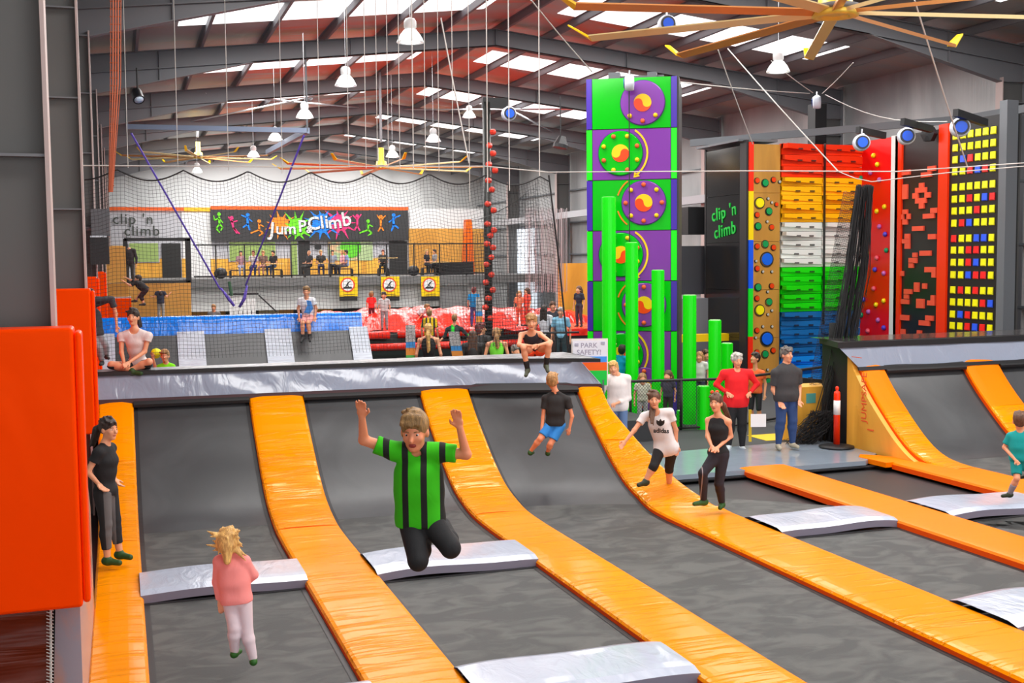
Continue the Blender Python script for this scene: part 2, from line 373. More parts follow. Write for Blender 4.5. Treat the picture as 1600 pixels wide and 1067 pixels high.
# right court pads
t = thing('floor_pad', 'orange corner pad at the foot of the plywood side of the small ramp', 'trampoline padding')
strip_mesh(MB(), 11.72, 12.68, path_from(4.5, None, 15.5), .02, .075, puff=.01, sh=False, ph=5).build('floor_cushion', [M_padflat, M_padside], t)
mb = MB(); mb.prism([(11.6, 15.5), (12.68, 15.5), (12.3, 15.62), (11.98, 16.05), (11.72, 16.35), (11.55, 16.15)], (0, 0, -.055), (1, 0, 0), (0, 1, 0), (0, 0, .08)); mb.build('corner_flap', M_padflat, t)
def ramp2_pad(x0, x1, label, ph):
    t = thing('ramp_pad', label, 'trampoline padding'); pth = smooth_prof(PROF2)
    k = int(len(pth)*.62)
    strip_mesh(MB(), x0, x1, pth[:k+1], .02, .075, puff=.012, sh=False, wob=.006, ph=ph).build('curved_cushion', [M_padcurl, M_padside], t)
    strip_mesh(MB(), x0, x1, pth[k:], .02, .075, puff=.012, sh=False, ph=ph).build('upper_cushion', [M_padflat, M_padside], t)
    return t
ramp2_pad(12.16, 12.66, 'narrow orange pad on the plywood-sided edge of the small ramp', 1)
t = ramp2_pad(14.36, 15.12, 'orange pad up the middle of the small ramp, behind the teal runner', 2)
strip_mesh(MB(), 14.36, 15.12, path_from(9, None, 14.6), .02, .075, puff=.01, sh=False).build('floor_cushion', [M_padflat, M_padside], t)
# cross cushions
def cross(x0, x1, y0, y1, label, hump=.05, ph=0.0):
    mb = MB(); nx, ny = 24, 8; rows = []
    for i in range(nx+1):
        u = i/nx; x = x0-.03+(x1-x0+.06)*u; row = []
        for j in range(ny+1):
            v = j/ny; e = min(v, 1-v)
            h = .03+hump*math.sin(math.pi*u)**.8*(.6+.4*math.sin(u*5+ph))+.012*min(1, e*6)-.02*(1-min(1, e*12))
            row.append((x, y0+(y1-y0)*v, h))
        rows.append(row)
    mb.grid([r_[::-1] for r_ in rows]); mb.m = 1
    for k in (0, -1):
        g_ = [[Vector(r_[k]), Vector(r_[k])-Vector((0, 0, .085))] for r_ in rows]; mb.grid(g_ if k else [[b_, a_] for a_, b_ in g_])
    return tag(mb.build('cross_pad', [M_silver, M_silside], None, False), label, 'trampoline padding')
cross(.12, 1.74, 12.0, 12.93, 'silver cross pad behind the pink girl', .03)
cross(2.53, 4.30, 11.93, 12.87, 'silver cross pad below the jumping boy', .05, 1)
cross(2.53, 4.30, 8.12, 8.95, 'silver cross pad at the front edge of the middle lane', .05, 2)
cross(7.56, 9.20, 12.05, 12.93, 'silver cross pad in the lane beside the girl in the black vest', .06, 3)
cross(10.06, 11.75, 12.03, 13.0, 'silver cross pad under the foot of the teal runner', .05, 1)
cross(7.56, 9.20, 8.15, 9.05, 'silver cross pad cut by the right edge, near corner of the lane', .05, 0)
cross(.12, 1.74, 8.1, 8.9, 'silver cross pad at the near end of the pink girl lane', .03, 0)
# beds
def bed(x0, x1, path, label, sh=True, m=None):
    t = thing('trampoline', label, 'trampoline'); g = .045
    cut = next((k for k, (y, z) in enumerate(path) if z > .06), None)
    def surf(p, m, nm):
        rows = []
        for i, (y, z) in enumerate(p):
            a = p[max(i-1, 0)]; b = p[min(i+1, len(p)-1)]; d = Vector((0, b[0]-a[0], b[1]-a[1])).normalized(); n = Vector((0, -d.z, d.y))
            rows.append([Vector((x0+g+(x1-x0-2*g)*k/12, shifted(y, z, x0+(x1-x0)*k/12, sh), z))-n*.075 for k in range(13)])
        MB().grid([r_ for r_ in rows]).build(nm, m, t, True)
    if cut: surf(path[:cut+1], M_mat, 'bed'); surf(path[cut:], M_matramp, 'ramp_bed')
    else: surf(path, M_mat, 'bed')
    for xa, xb in ((x0-.01, x0+g+.01), (x1-g-.01, x1+.01)):
        e = MB(); rows = []
        for i, (y, z) in enumerate(path):
            a = path[max(i-1, 0)]; b = path[min(i+1, len(path)-1)]; d = Vector((0, b[0]-a[0], b[1]-a[1])).normalized(); n = Vector((0, -d.z, d.y))
            rows.append([Vector((x, shifted(y, z, x, sh), z))-n*.07 for x in (xa, xb)])
        e.grid(rows); e.build('edge_webbing', M_black, t)
    for (y, z), s in ((path[0], 1), (path[-1], -1)):
        e = MB()
        if z < .1: e.box(x0, x1, y-.01 if s > 0 else y-.06, y+.06 if s > 0 else y+.01, -.09, -.068)
        else:
            zz = [(shifted(y-.14, 0, x, sh), shifted(y, 0, x, sh)) for x in (x0, x1)]
            e.hexa([(x0, zz[0][0], z-.14), (x1, zz[1][0], z-.14), (x1, zz[1][1]+.03, z-.08), (x0, zz[0][1]+.03, z-.08),
                    (x0, zz[0][0]-.01, z-.1), (x1, zz[1][0]-.01, z-.1), (x1, zz[1][1]-.03, z+.0), (x0, zz[0][1]-.03, z+.0)])
        e.build('end_webbing', M_black, t)
    return t
bed(.12, 1.74, path_from(12.93, PROF), 'black trampoline bed curving up behind the pink girl')
bed(.12, 1.74, path_from(8.9, None, 12.0), 'flat black trampoline the pink girl bounces on')
bed(2.53, 4.30, path_from(12.87, PROF), 'black trampoline bed curving up behind the jumping boy')
bed(2.53, 4.30, path_from(8.95, None, 11.93), 'flat black trampoline between two silver pads under the jumping boy')
bed(.12, 1.74, path_from(4.8, None, 8.1), 'flat black trampoline at the very front of the first lane')
bed(2.53, 4.30, path_from(4.8, None, 8.12), 'flat black trampoline at the very front of the second lane')
bed(5.05, 6.66, path_from(4.8, PROF), 'long runway trampoline with no cross pads, boy in black T-shirt on its ramp')
bed(7.56, 9.20, path_from(12.93, None, 15.82), 'flat black trampoline before the grey walkway, next to the two girls')
bed(7.56, 9.20, path_from(9.05, None, 12.05), 'flat black trampoline in front of the humped silver cross pad', m=0)
bed(10.06, 11.72, path_from(13.0, None, 15.82), 'flat black trampoline between the walkway and the teal runner')
bed(10.06, 11.72, path_from(8.9, None, 12.03), 'flat black trampoline cut off by the right picture edge')
bed(12.66, 14.36, path_from(10.5, PROF2), 'black trampoline ramp between the plywood side and the teal runner', sh=False)
bed(15.12, 17.0, path_from(10.5, PROF2), 'black trampoline ramp at the far right, only its top corner seen', sh=False)
# ramp tops: silver valance, black lip and deck
def ytop(x): return 17.2+dyx(x)
t = thing('landing_platform', 'silver sloping vinyl cover and black deck along the top of the long ramp', 'ramp platform')
mb = MB(); rows = []
nx = 60; X0, X1 = -.5, 7.0
for i in range(nx+1):
    x = X0+(X1-X0)*i/nx; yb = ytop(x); top_in = max(0, x-6.72)*.0
    row = []
    for j in range(9):
        v = j/8; w = .012*math.sin(x*5.1+v*3)*math.sin(x*2.3+1)*math.sin(math.pi*v)
        xx = x if x < 6.6 else 6.6+(x-6.6)*(1-v*.62)
        row.append((xx, yb-.06+.2*v+w, 1.42+.33*v-w))
    rows.append(row)
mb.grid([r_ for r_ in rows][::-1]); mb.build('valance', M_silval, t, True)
mb = MB(); rows = []
for i in range(nx+1):
    x = X0+(X1-X0)*i/nx; yb = ytop(x); rows.append([(x, yb-.1, 1.36), (x, yb-.09, 1.425)])
mb.grid(rows[::-1]); mb.build('valance_hem', mat('maroon_hem', (.05, .015, .02), .5), t)
mb = MB()
for i in range(20):
    xa = X0+(7.05-X0)*i/20; xb = X0+(7.05-X0)*(i+1)/20
    ya, yb = ytop(xa)+.1, ytop(xb)+.1
    mb.hexa([(xa, ya, 1.745), (xb, yb, 1.745), (xb, 18.0, 1.745), (xa, 18.0, 1.745), (xa, ya, 1.80), (xb, yb, 1.80), (xb, 18.0, 1.795), (xa, 18.0, 1.795)])
mb.build('deck_edge', M_black, t)
mb = MB(); mb.grid([[(X0+(7.0-X0)*i/30, ytop(X0+(7.0-X0)*i/30)+.13, 1.805), (X0+(7.0-X0)*i/30, 17.98, 1.80)] for i in range(31)][::-1]); mb.build('deck_mat', mat('scuffed_grey_vinyl', (.10, .10, .11), .35, var=((5, 14, 1), (.4, .4, .42), .5, .62)), t)
mb = MB(); mb.box(-.5, 6.55, 17.65, 17.95, -.2, 1.74)
mb.build('under_frame', M_black, t)
mb = MB(); mb.hexa([(6.99, ytop(7)-.06, 1.42), (7.0, ytop(7)-.06, 1.42), (7.02, 17.6, 1.42), (6.98, 17.6, 1.42), (6.75, ytop(7)+.14, 1.75), (6.76, ytop(7)+.14, 1.75), (6.9, 17.6, 1.75), (6.86, 17.6, 1.75)])
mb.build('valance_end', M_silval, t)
# small ramp body
t = thing('landing_platform', 'silver valance and black deck along the top of the small plywood ramp', 'ramp platform')
mb = MB(); rows = []
for i in range(41):
    x = 12.12+6.9*i/40; row = []
    for j in range(7):
        v = j/6; xx = x if i else x-.28*v
        row.append((xx-(.28*v*(1-i/3) if 0 < i < 3 else 0), 17.0+.16*v+.006*math.sin(x*4+v*3), 1.43+.34*v))
    rows.append(row)
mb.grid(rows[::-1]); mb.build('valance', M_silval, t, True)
mb = MB(); mb.hexa([(11.8, 17.13, 1.76), (19, 17.13, 1.76), (19, 18.6, 1.76), (12.2, 18.3, 1.76), (11.8, 17.13, 1.86), (19, 17.13, 1.86), (19, 18.6, 1.86), (12.2, 18.3, 1.86)]); mb.build('deck_edge', M_black, t)
mb = MB(); mb.box(12.0, 19, 17.2, 18.3, 1.865, 1.87); mb.build('deck_mat', mat('glossy_dark_vinyl', (.05, .045, .045), .12), t)
mb = MB(); mb.hexa([(12.1, 16.93, 1.37), (19, 16.93, 1.37), (19, 16.96, 1.37), (12.1, 16.96, 1.37), (12.1, 16.95, 1.43), (19, 16.95, 1.43), (19, 17.0, 1.43), (12.1, 17.0, 1.43)]); mb.build('valance_hem', M_black, t)
sp = smooth_prof(PROF2)
side = [(y, z-.06) for y, z in sp if y > 15.3]+[(17.19, 1.72), (17.22, 1.72), (17.22, -.04)]
t2 = MB(); t2.prism([(15.45, -.04)]+side, (12.06, 0, 0), (0, 1, 0), (0, 0, 1), (.09, 0, 0)); o = t2.build('ply_side', M_ply, t)
text_mesh('stencil', 'JUMPSAFE', .2, (12.055, 16.72, .93), (0, 0, 1), (0, 1, 0), mat('faded_red_ink', (.8, .1, .02), .6), .002, t)
mb = MB(); mb.box(12.05, 12.058, 16.45, 16.62, .38, .4); mb.box(12.05, 12.058, 16.8, 17.2, 1.6, 1.61); mb.build('stencil_line', MATS['faded_red_ink'], t)
mb = MB(); mb.box(12.2, 19, 17.25, 18.2, -.2, 1.75); mb.build('under_frame', M_black, t)
# grey walkway and dark floor mats behind the lanes
M_walk = mat('walkway_vinyl', (.27, .33, .40), .16, bump=((1.5, 1.5, 1), .25, .03, 1), coat=.3)
mb = MB(); mb.prism([(6.9, 15.82), (11.45, 15.82), (12.05, 16.35), (12.05, 18.0), (7.2, 17.7)], (0, 0, -.06), (1, 0, 0), (0, 1, 0), (0, 0, .075))
o = mb.build('walkway_pad', M_walk); tag(o, 'blue-grey vinyl walkway the watching couple stand on', 'floor padding')
M_dkfloor = mat('dark_floor_carpet', (.035, .038, .042), .7)
mb = MB(); mb.box(-1.3, 23, 17.3, 48, -.25, -.045); structure(mb.build('floor.001', M_dkfloor))
mb = MB(); mb.box(-1.3, 23, -8, 17.3, -.25, -.13); structure(mb.build('floor.002', M_black))
for k, (cx, cy, lab) in enumerate(((11.75, 18.9, 'yellow floor square behind the woman in the red fleece'), (12.9, 19.3, 'yellow floor square near the white notice on the black barrier'))):
    mb = MB(); mb.box(cx-.5, cx+.5, cy-.35, cy+.35, -.044, -.04)
    tag(mb.build('floor_marking', M_yel), lab, 'floor marking')
# ================================================================== CLIMBING TOWERS
def yin(mb, c, u, v, n, r, mA, mB_, flip=1):
    """two swirled halves of a disc in plane u,v, each a thin prism along n"""
    A = []
    for k in range(13): t = math.pi*k/12; A.append((r*math.cos(t), r*math.sin(t)))
    for k in range(1, 9): t = math.pi*k/8; A.append((-r/2-r/2*math.cos(t), r/2*math.sin(t)))
    for k in range(1, 8): t = math.pi*k/8; A.append((r/2-r/2*math.cos(t), -r/2*math.sin(t)))
    A = [(x*flip, y) for x, y in A]
    mb.m = mA; mb.prism(A, c, u, v, n*.012); mb.m = mB_; mb.prism([(-x, -y) for x, y in A], c, u, v, n*.012)
def arc_strip(mb, c, u, v, n, r, w, a0, a1, k=12):
    P = [(r*math.cos(a0+(a1-a0)*i/k), r*math.sin(a0+(a1-a0)*i/k)) for i in range(k+1)]+[((r+w)*math.cos(a1+(a0-a1)*i/k), (r+w)*math.sin(a1+(a0-a1)*i/k)) for i in range(k+1)]
    mb.prism(P, c, u, v, n*.02)
TL = D(917.5, 400, 25.3); TL.z = 0
tu = Vector((.875, -.485, 0)).normalized(); tn = Vector((-.485, -.875, 0)).normalized(); tv = Vector((0, 0, 1)); TW = 1.95; TH = 7.25; SH = 1.097
t = thing('climbing_tower', 'tall green and purple climbing tower with round spinning dials', 'climbing wall', tuple(TL+tu*TW/2-tn*.9))
base = t.location.copy()
def loc(p): return Vector(p)-base
def tb(mb, name, m, parent=t, smooth=False):
    mb.V = [tuple(Vector(v)-base) for v in mb.V]; return mb.build(name, m, parent, smooth)
def wallbox(mb, u0, u1, z0, z1, d0, d1, o=TL, u=tu, n=tn):   # along u, height z, depth along n
    P = [o+u*a+n*b for a, b in ((u0, d0), (u1, d0), (u1, d1), (u0, d1))]
    return mb.hexa([p+Vector((0, 0, z0)) for p in P]+[p+Vector((0, 0, z1)) for p in P])
mb = MB(); wallbox(mb, .02, TW-.02, -.1, TH-.02, -2.0, -.02); tb(mb, 'core_frame', M_black)
mb = MB(); wallbox(mb, TW-.04, TW+.04, -.1, TH+.02, -2.0, -.06); tb(mb, 'side_frame', mat('charcoal_side', (.05, .055, .055), .4))
mb = MB(); wallbox(mb, .5, TW-.3, TH+.02, TH+.1, -.5, -.42); wallbox(mb, .45, .7, TH+.02, TH+.17, -.6, -.3); wallbox(mb, 1.3, 1.5, TH+.02, TH+.15, -.6, -.3); tb(mb, 'top_bar', M_steel)
dials = [(1.22, .55, 0), (.74, .52, 1), (1.24, .50, 0), (.74, .52, 1), (1.24, .52, 0), (.74, .52, 1), (1.24, .52, 0)]
for k in range(7):
    z1 = TH-k*SH; z0 = max(-.1, z1-SH); pur = k % 2
    if z1 < 0: break
    mb = MB(); wallbox(mb, .13, TW-.13, z0+.012, z1-.006, -.02, .0); tb(mb, 'face_panel', M_purple if pur else M_greengl)
    for a, b in ((0, .12), (TW-.12, TW)):
        mb = MB(); wallbox(mb, a, b, z0+.012, z1-.006, -.05, .012); tb(mb, 'edge_panel', M_green if pur else M_violet)
    cx, cz, g = dials[k]; c = TL+tu*cx+tv*(z1-cz); r = .475
    if z1-cz-r < -.05: c.z = .5
    mb = MB(); mb.lathe([(r+.015, .0), (r+.015, .012)], c, tn, 40); tb(mb, 'dial_rim', mat('dial_rim_teal', (.0, .06, .09), .3))
    mb = MB(); mb.lathe([(r, .005), (r, .03), (r-.012, .04)], c, tn, 40); d = tb(mb, 'spinning_dial', M_greengl if pur else M_purple)
    mb = MB(); yin(mb, loc(c)+tn*.041, tu, tv, tn, .19, 0, 1, -1 if k % 2 else 1); sw = mb.build('swirl_badge', [M_yel, mat('vermilion', (1, .06, 0), .35)], d)
    for q in range(8):
        a = 2*math.pi*(q+(.5 if pur else 0))/8
        if k == 0 and q not in (5, 6, 7): continue
        cc = loc(c)+tu*.39*math.cos(a)+tv*.39*math.sin(a)
        mb = MB(); mb.lathe([(.05, .04), (.05, .07), (.035, .1), (.01, .105)], cc, tn, 10)
        mb.build('hand_hold', M_yel if q % 2 else simple((.9, .12, .03)), d, True)
    if pur:
        mb = MB(); arc_strip(mb, loc(c), tu, tv, tn, .56, .04, -1.0, 1.0); mb.build('arrow_arc', M_yel, t)
        mb = MB(); e = loc(c)+tn*.0; mb.prism([(.28, -.53), (.42, -.50), (.30, -.40)], e, tu, tv, tn*.02); mb.build('arrow_head', M_yel, t)
    elif k:
        mb = MB(); arc_strip(mb, loc(c), tu, tv, tn, .57, .03, 2.2, 2.85); mb.build('arrow_arc', simple((.85, .2, .0)), t)
        mb = MB(); arc_strip(mb, loc(c), tu, tv, tn, .57, .03, 3.43, 4.05); mb.build('arrow_arc', simple((.85, .2, .0)), t)
# lime posts of rising height
posts = [(940, 962, 308, 24.1), (977, 997, 379, 23.9), (1018, 1038, 422, 23.7), (1067, 1088, 461, 23.5), (1107, 1127, 500, 23.3), (1127, 1145, 536, 24.0), (1089, 1109, 603, 22.9), (1057, 1066, 641, 22.9), (1003, 1013, 650, 22.9)]
plab = ['tallest lime green post, before the climbing tower', 'second tallest lime green post, right of the tallest one', 'third tallest lime green post, at the tower right half',
        'lime green post just clear of the tower side', 'lime green post in front of the black panelled tower', 'lime green post partly behind the grey-haired woman in red',
        'knee-high lime green post behind the fence between two taller ones', 'lowest thin lime green post behind the fence', 'low lime green post behind the girl in the white T-shirt']
plab[2] = 'lime green post third in height, rising before the tower edge'; plab[1] = 'lime green post second in height, beside the tallest one'
for (a, b, ytop_, w), lab in zip(posts, plab):
    p = D((a+b)/2, ytop_, w); r = (b-a)/2*w/1800; h = p.z+.1
    t_ = thing('climbing_post', lab, 'climbing post', (p.x, p.y, -.1), 0, 'lime posts of rising height')
    mb = MB(); mb.lathe([(r, 0), (r, h-.01), (r-.01, h)], (0, 0, 0), (0, 0, 1), 24); o = mb.build('post_shaft', M_green, t_, False)
    mb = MB(); mb.lathe([(r-.012, h), (r-.03, h+.006)], (0, 0, 0), (0, 0, 1), 24); mb.build('foot_plate', mat('pale_green_top', (.3, .9, .2), .4), t_)
# belay devices
M_bel = mat('belay_white', (.7, .75, .85), .3); M_belb = mat('belay_blue', (.0, .09, .75), .25)
def belay(px, py, w, label, face=1, s=1.0, strap=0.0, sub=0):
    p = D(px, py, w); f = (EYE-p).normalized(); f.z = 0; f.normalize()
    t_ = thing('auto_belay', label, 'belay device', tuple(p), 0, 'blue-badged belay drums')
    ax = f if face else Vector((f.y, -f.x, 0)); ax = (ax+Vector((.45, .1, 0))*(.6 if face else .15)).normalized()
    mb = MB(); mb.lathe([(.06, -.11), (.15, -.1), (.165, -.06), (.165, .05), (.14, .09), (.1, .1)], (0, 0, 0), ax, 24); mb.V = [tuple(Vector(v)*s) for v in mb.V]; mb.build('drum', M_bel, t_, True)
    mb = MB(); mb.lathe([(.135, .092), (.135, .1), (.105, .1), (.105, .106)], (0, 0, 0), ax, 24); mb.V = [tuple(Vector(v)*s) for v in mb.V]; o = mb.build('drum_ring', mat('belay_ring', (.02, .02, .03), .4), t_)
    mb = MB(); mb.lathe([(.098, .106), (.098, .116)], (0, 0, 0), ax, 24); mb.V = [tuple(Vector(v)*s) for v in mb.V]; mb.build('badge', M_belb, t_)
    mb = MB(); mb.tube([(0, 0, .15*s), (.01, 0, .27*s)], .02*s, 8); mb.tube([(-.05*s, 0, .14*s), (.05*s, 0, .16*s)], .03*s, 8); mb.build('hanger', M_chrome, t_)
    if strap: mb = MB(); mb.box(-.012, .012, -.003, .003, -strap, -.15*s); mb.build('webbing_strap', M_black, t_)
    return t_
belay(1042, 38, 21, 'blue-badged belay drum hanging under the roof left of the big fan')
belay(983, 130, 24.6, 'belay drum on the front of the green and purple tower', 0, 1.0, 5.2)
belay(795, 178, 26, 'blue-badged belay drum hung from the tall black pole')
belay(1276, 160, 32.5, 'belay drum at the top of the free-standing dark column', 0, 1.1)
belay(1346, 223, 28.5, 'blue-badged belay drum over the red and yellow stepped wall', 1, 1.25)
belay(1416, 213, 27.5, 'blue-badged belay drum over the white-edged red wall', 1, 1.25)
belay(1500, 199, 25.5, 'blue-badged belay drum over the wall of coloured squares', 1, 1.3)
# cantilever brackets over the side walls
for (a, b, w0, w1, lab) in (((1340, 203), (1382, 212), 28.5, 29, 'black bracket over the red wall'), ((1410, 190), (1455, 202), 27, 27.6, 'black bracket over the brick-shape wall'), ((1493, 176), (1540, 192), 25, 26, 'black bracket over the wall of coloured squares')):
    p, q = D(*a, w0), D(*b, w1); mb = MB(); mb.bar(p, q, .12, .16); tag(mb.build('bracket', M_black), lab+', carrying a belay drum', 'bracket')
# free-standing dark column with chains
p = D(1276, 290, 33.5)
mb = MB(); mb.box(p.x-.19, p.x+.19, p.y-.19, p.y+.19, -.05, 7.75); tag(mb.build('steel_post', M_black), 'dark square steel column rising behind the stepped wall', 'post')
# black box tower + plywood with holes + stepped wall (facing -Y at y=27.3)
CX0 = 15.97; CY = 27.3; CTOP = 6.42
t = thing('climbing_tower', 'black panelled tower with green clip and climb lettering on its side', 'climbing wall', (CX0, CY, 0)); b0 = t.location.copy()
def at(mb, name, m, parent, smooth=False, o=None):
    o = b0 if o is None else o
    mb.V = [tuple(Vector(v)-o) for v in mb.V]; return mb.build(name, m, parent, smooth)
for k in range(5):
    z1 = CTOP-.06-k*1.3; z0 = max(-.1, z1-1.29)
    mb = MB(); mb.box(CX0-.02, CX0, CY+.35, CY+2.35, z0, z1); at(mb, 'side_panel', M_blackgl, t)
mb = MB(); mb.box(CX0-.06, CX0+.02, CY+.02, CY+.36, -.1, CTOP+.06); mb.box(CX0-.03, CX0+.02, CY+2.33, CY+2.4, -.1, CTOP); mb.box(CX0+.02, CX0+3.5, CY+.12, CY+2.3, -.1, CTOP-.1); at(mb, 'frame', M_black, t)
mb = MB(); mb.box(CX0-.2, CX0+1, CY+.2, CY+2.6, CTOP+.04, CTOP+.1); at(mb, 'top_bar', M_steel, t)
text_mesh('lettering', "clip 'n\nclimb", .5, Vector((CX0-.03, CY+1.25, 4.35))-b0, (0, -1, .12), (0, .12, 1), mat('neon_green', (.0, .6, .05), .4), .015, t, .004, spacing=1.14)
for k, c in enumerate(((.9, .02, 0), (.95, .7, 0), (.0, .1, .9), (.0, .8, .02), (.9, .02, 0))):
    z1 = CTOP-k*1.3
    mb = MB(); mb.box(CX0, CX0+.14, CY-.02, CY+.1, max(-.1, z1-1.3), z1); at(mb, 'colour_edge', simple(c, .35), t)
t = thing('climbing_wall', 'plywood climbing panel with round blue, yellow, green and red holes', 'climbing wall', (CX0+.14, CY, 0)); b0 = t.location.copy()
for k in range(5):
    z1 = CTOP-.05-k*1.3; mb = MB(); mb.box(CX0+.145, CX0+.96, CY-.0, CY+.1, max(-.1, z1-1.29), z1); at(mb, 'ply_panel', mat('gold_plywood', (.55, .27, .04), .45, var=((2, 2, .5), (.42, .2, .03), .4, .7)), t)
HC = {'r': (.8, .05, .0), 'g': (.0, .32, .08), 'y': (.9, .8, 0), 'b': (.0, .13, .8), 'w': (.5, .5, .45)}
S4 = 4.104
hol = [(338, 502, 18, 'r'), (390, 517, 24, 'g'), (443, 497, 18, 'r'), (482, 510, 10, 'w'), (355, 645, 34, 'y'), (408, 618, 9, 'w'), (432, 643, 9, 'w'), (338, 722, 18, 'r'), (414, 699, 24, 'g'), (462, 655, 14, 'r'), (402, 765, 9, 'w'), (344, 795, 24, 'g'), (431, 801, 18, 'r'),
       (338, 924, 18, 'r'), (390, 909, 24, 'g'), (443, 931, 18, 'r'), (401, 1007, 44, 'b'), (330, 1018, 9, 'w')]
hol2 = [(338, 163, 18, 'r'), (374, 183, 9, 'w'), (432, 183, 9, 'w'), (344, 283, 24, 'g'), (431, 275, 18, 'r'), (405, 312, 9, 'w'), (337, 354, 18, 'r'), (414, 377, 24, 'g'), (355, 430, 34, 'y'), (432, 432, 9, 'w'), (406, 458, 9, 'w'),
        (337, 560, 18, 'r'), (374, 535, 9, 'w'), (433, 535, 9, 'w'), (401, 614, 44, 'b'), (328, 606, 9, 'w'), (337, 700, 18, 'r'), (390, 712, 24, 'g'), (441, 688, 18, 'r'), (365, 840, 30, 'y'), (405, 812, 9, 'w'), (410, 890, 24, 'g')]
for (x, y, r, c), oy in [(h, 160) for h in hol]+[(h, 380) for h in hol2]:
    p = YP(1100+x/S4, oy+y/S4, CY)-b0; rr = r/S4*31.3/1800
    mb = MB(); mb.lathe([(rr*1.12, .0), (rr*1.12, .02), (rr*.95, .02), (rr*.95, -.02)], p, (0, -1, 0), 20); q = mb.build('grip_hole', mat('dark_rim', (.02, .02, .01), .5), t)
    mb = MB(); mb.lathe([(rr*.9, .015), (rr*.85, .028)], p+Vector((.012, 0, .005)), (0, -1, 0), 20); mb.build('hole_liner', simple(HC[c], .35), q)
# stepped rainbow wall
t = thing('climbing_wall', 'stepped climbing wall in red, yellow, white, green and blue bands', 'climbing wall', (16.95, CY, 0)); b0 = t.location.copy()
bands = [(3, (.85, .03, .0)), (5, (1, .5, 0)), (5, (.8, .85, .8)), (5, (.0, .75, .0)), (5, (.0, .14, .42)), (4, (.0, .27, .85))]
z = CTOP-.02; row = 0; RH = .243
for nrow, c in bands:
    m = simple(c, .4); mdk = simple(tuple(v*.12 for v in c), .6)
    for r_ in range(nrow):
        hh = RH if nrow != 3 else .30
        for side, (xa, xb) in enumerate(((16.96, 18.22), (18.235, 19.5))):
            pr = .1+.09*math.sin(row*1.1+side*2.0); pl_ = .08+.07*math.cos(row*.8+side)
            if (row+side) % 3 == 0: pl_ += .12
            mb = MB(); mb.hexa([(xa, CY-.02, z-hh+.012), (xb, CY-.02, z-hh+.012), (xb, CY+.1, z-hh+.012), (xa, CY+.1, z-hh+.012),
                                (xa, CY-.02-pl_*.3, z), (xb, CY-.02-pr*.3, z), (xb, CY+.1, z), (xa, CY+.1, z)])
            mb.hexa([(xa, CY-.05-pl_, z-hh*.45), (xb, CY-.03-pr*.2, z-hh*.7), (xb, CY, z-hh*.7), (xa, CY, z-hh*.45),
                     (xa, CY-.05-pl_, z-.01), (xb, CY-.03-pr*.2, z-.01), (xb, CY, z-.01), (xa, CY, z-.01)])
            st = at(mb, 'step', m, t)
            mb = MB(); 
            for fx in (.36, .72):
                x = xa+(xb-xa)*fx+.04*math.sin(row*2); yy_ = CY-.05-(pl_+(pr*.2-pl_)*fx)
                mb.box(x-.07, x+.07, yy_-.012, yy_+.02, z-hh*.5-.02, z-hh*.5+.022)
            at(mb, 'hand_slot', mdk, st)
        z -= hh; row += 1
mb = MB(); mb.box(16.96, 19.5, CY+.02, CY+.12, -.1, z); at(mb, 'lower_panel', simple((.0, .27, .85), .4), t)
mb = MB(); mb.box(18.222, 18.232, CY-.2, CY-.1, 1.5, CTOP); at(mb, 'lead_rope', M_black, t)
# ---- side walls in the plane x = 19.5, running towards the viewer
WX = 19.5
def sidewall(y0, y1, ztop, m, label, name='climbing_wall'):
    t_ = thing(name, label, 'climbing wall', (WX, (y0+y1)/2, 0)); mb = MB(); mb.box(WX, WX+.5, y0, y1, -.1, ztop)
    mb.V = [tuple(Vector(v)-t_.location) for v in mb.V]; mb.build('backing_panel', m, t_); return t_
def ypx(px): return XP(px, 400, WX).y
yR0, yR1 = ypx(1395), CY-.02
t = sidewall(yR0, yR1, 6.5, simple((.85, .0, .0), .35), 'plain red climbing wall dotted with small coloured holds'); b0 = t.location.copy()
cols = [(.5, .12, .45), (.9, .7, 0), (0, .3, .12), (.08, .05, .6), (.8, .1, .15)]
red_holds = [(1366, 243, 1), (1372, 257, 1), (1361, 270, 0), (1375, 281, 0), (1346, 278, 2), (1383, 323, 1), (1371, 330, 1), (1375, 354, 0), (1384, 366, 3), (1386, 391, 2), (1371, 403, 4), (1368, 421, 3), (1382, 427, 0), (1366, 451, 4), (1382, 470, 1), (1370, 476, 1), (1358, 487, 0), (1373, 500, 0), (1382, 512, 3), (1357, 517, 4), (1356, 396, 1), (1349, 444, 2), (1350, 468, 3), (1347, 492, 2), (1343, 527, 1)]
for x, y, c in red_holds:
    p = XP(x, y, WX)-b0; mb = MB(); mb.lathe([(.07, 0), (.065, .05), (.03, .08)], p, (-1, .1, 0), 8); mb.build('hand_hold', simple(cols[c], .4), t, True)
for x, s in ((1398.5, 0), (1404.5, 1), (1474, 2)):
    yc = ypx(x); hw = (.14, .13, .17)[s]
    mb = MB(); mb.box(WX-.06, WX+.3, yc-hw, yc+hw, -.1, (6.52, 6.5, 6.6)[s])
    tag(mb.build('wall_edging', M_white if s == 0 else simple((.85, .03, .0), .35)), ('white padded strip between the red wall and the brick-shape wall', 'red strip next to the white strip on the side wall', 'red strip between the brick-shape wall and the wall of coloured squares')[s], 'edging strip')
y0, y1 = ypx(1470), ypx(1408)
t = sidewall(y0, y1, 6.5, mat('satin_black_panel', (.012, .012, .013), .35), 'black climbing wall with red brick-shaped block holds'); b0 = t.location.copy()
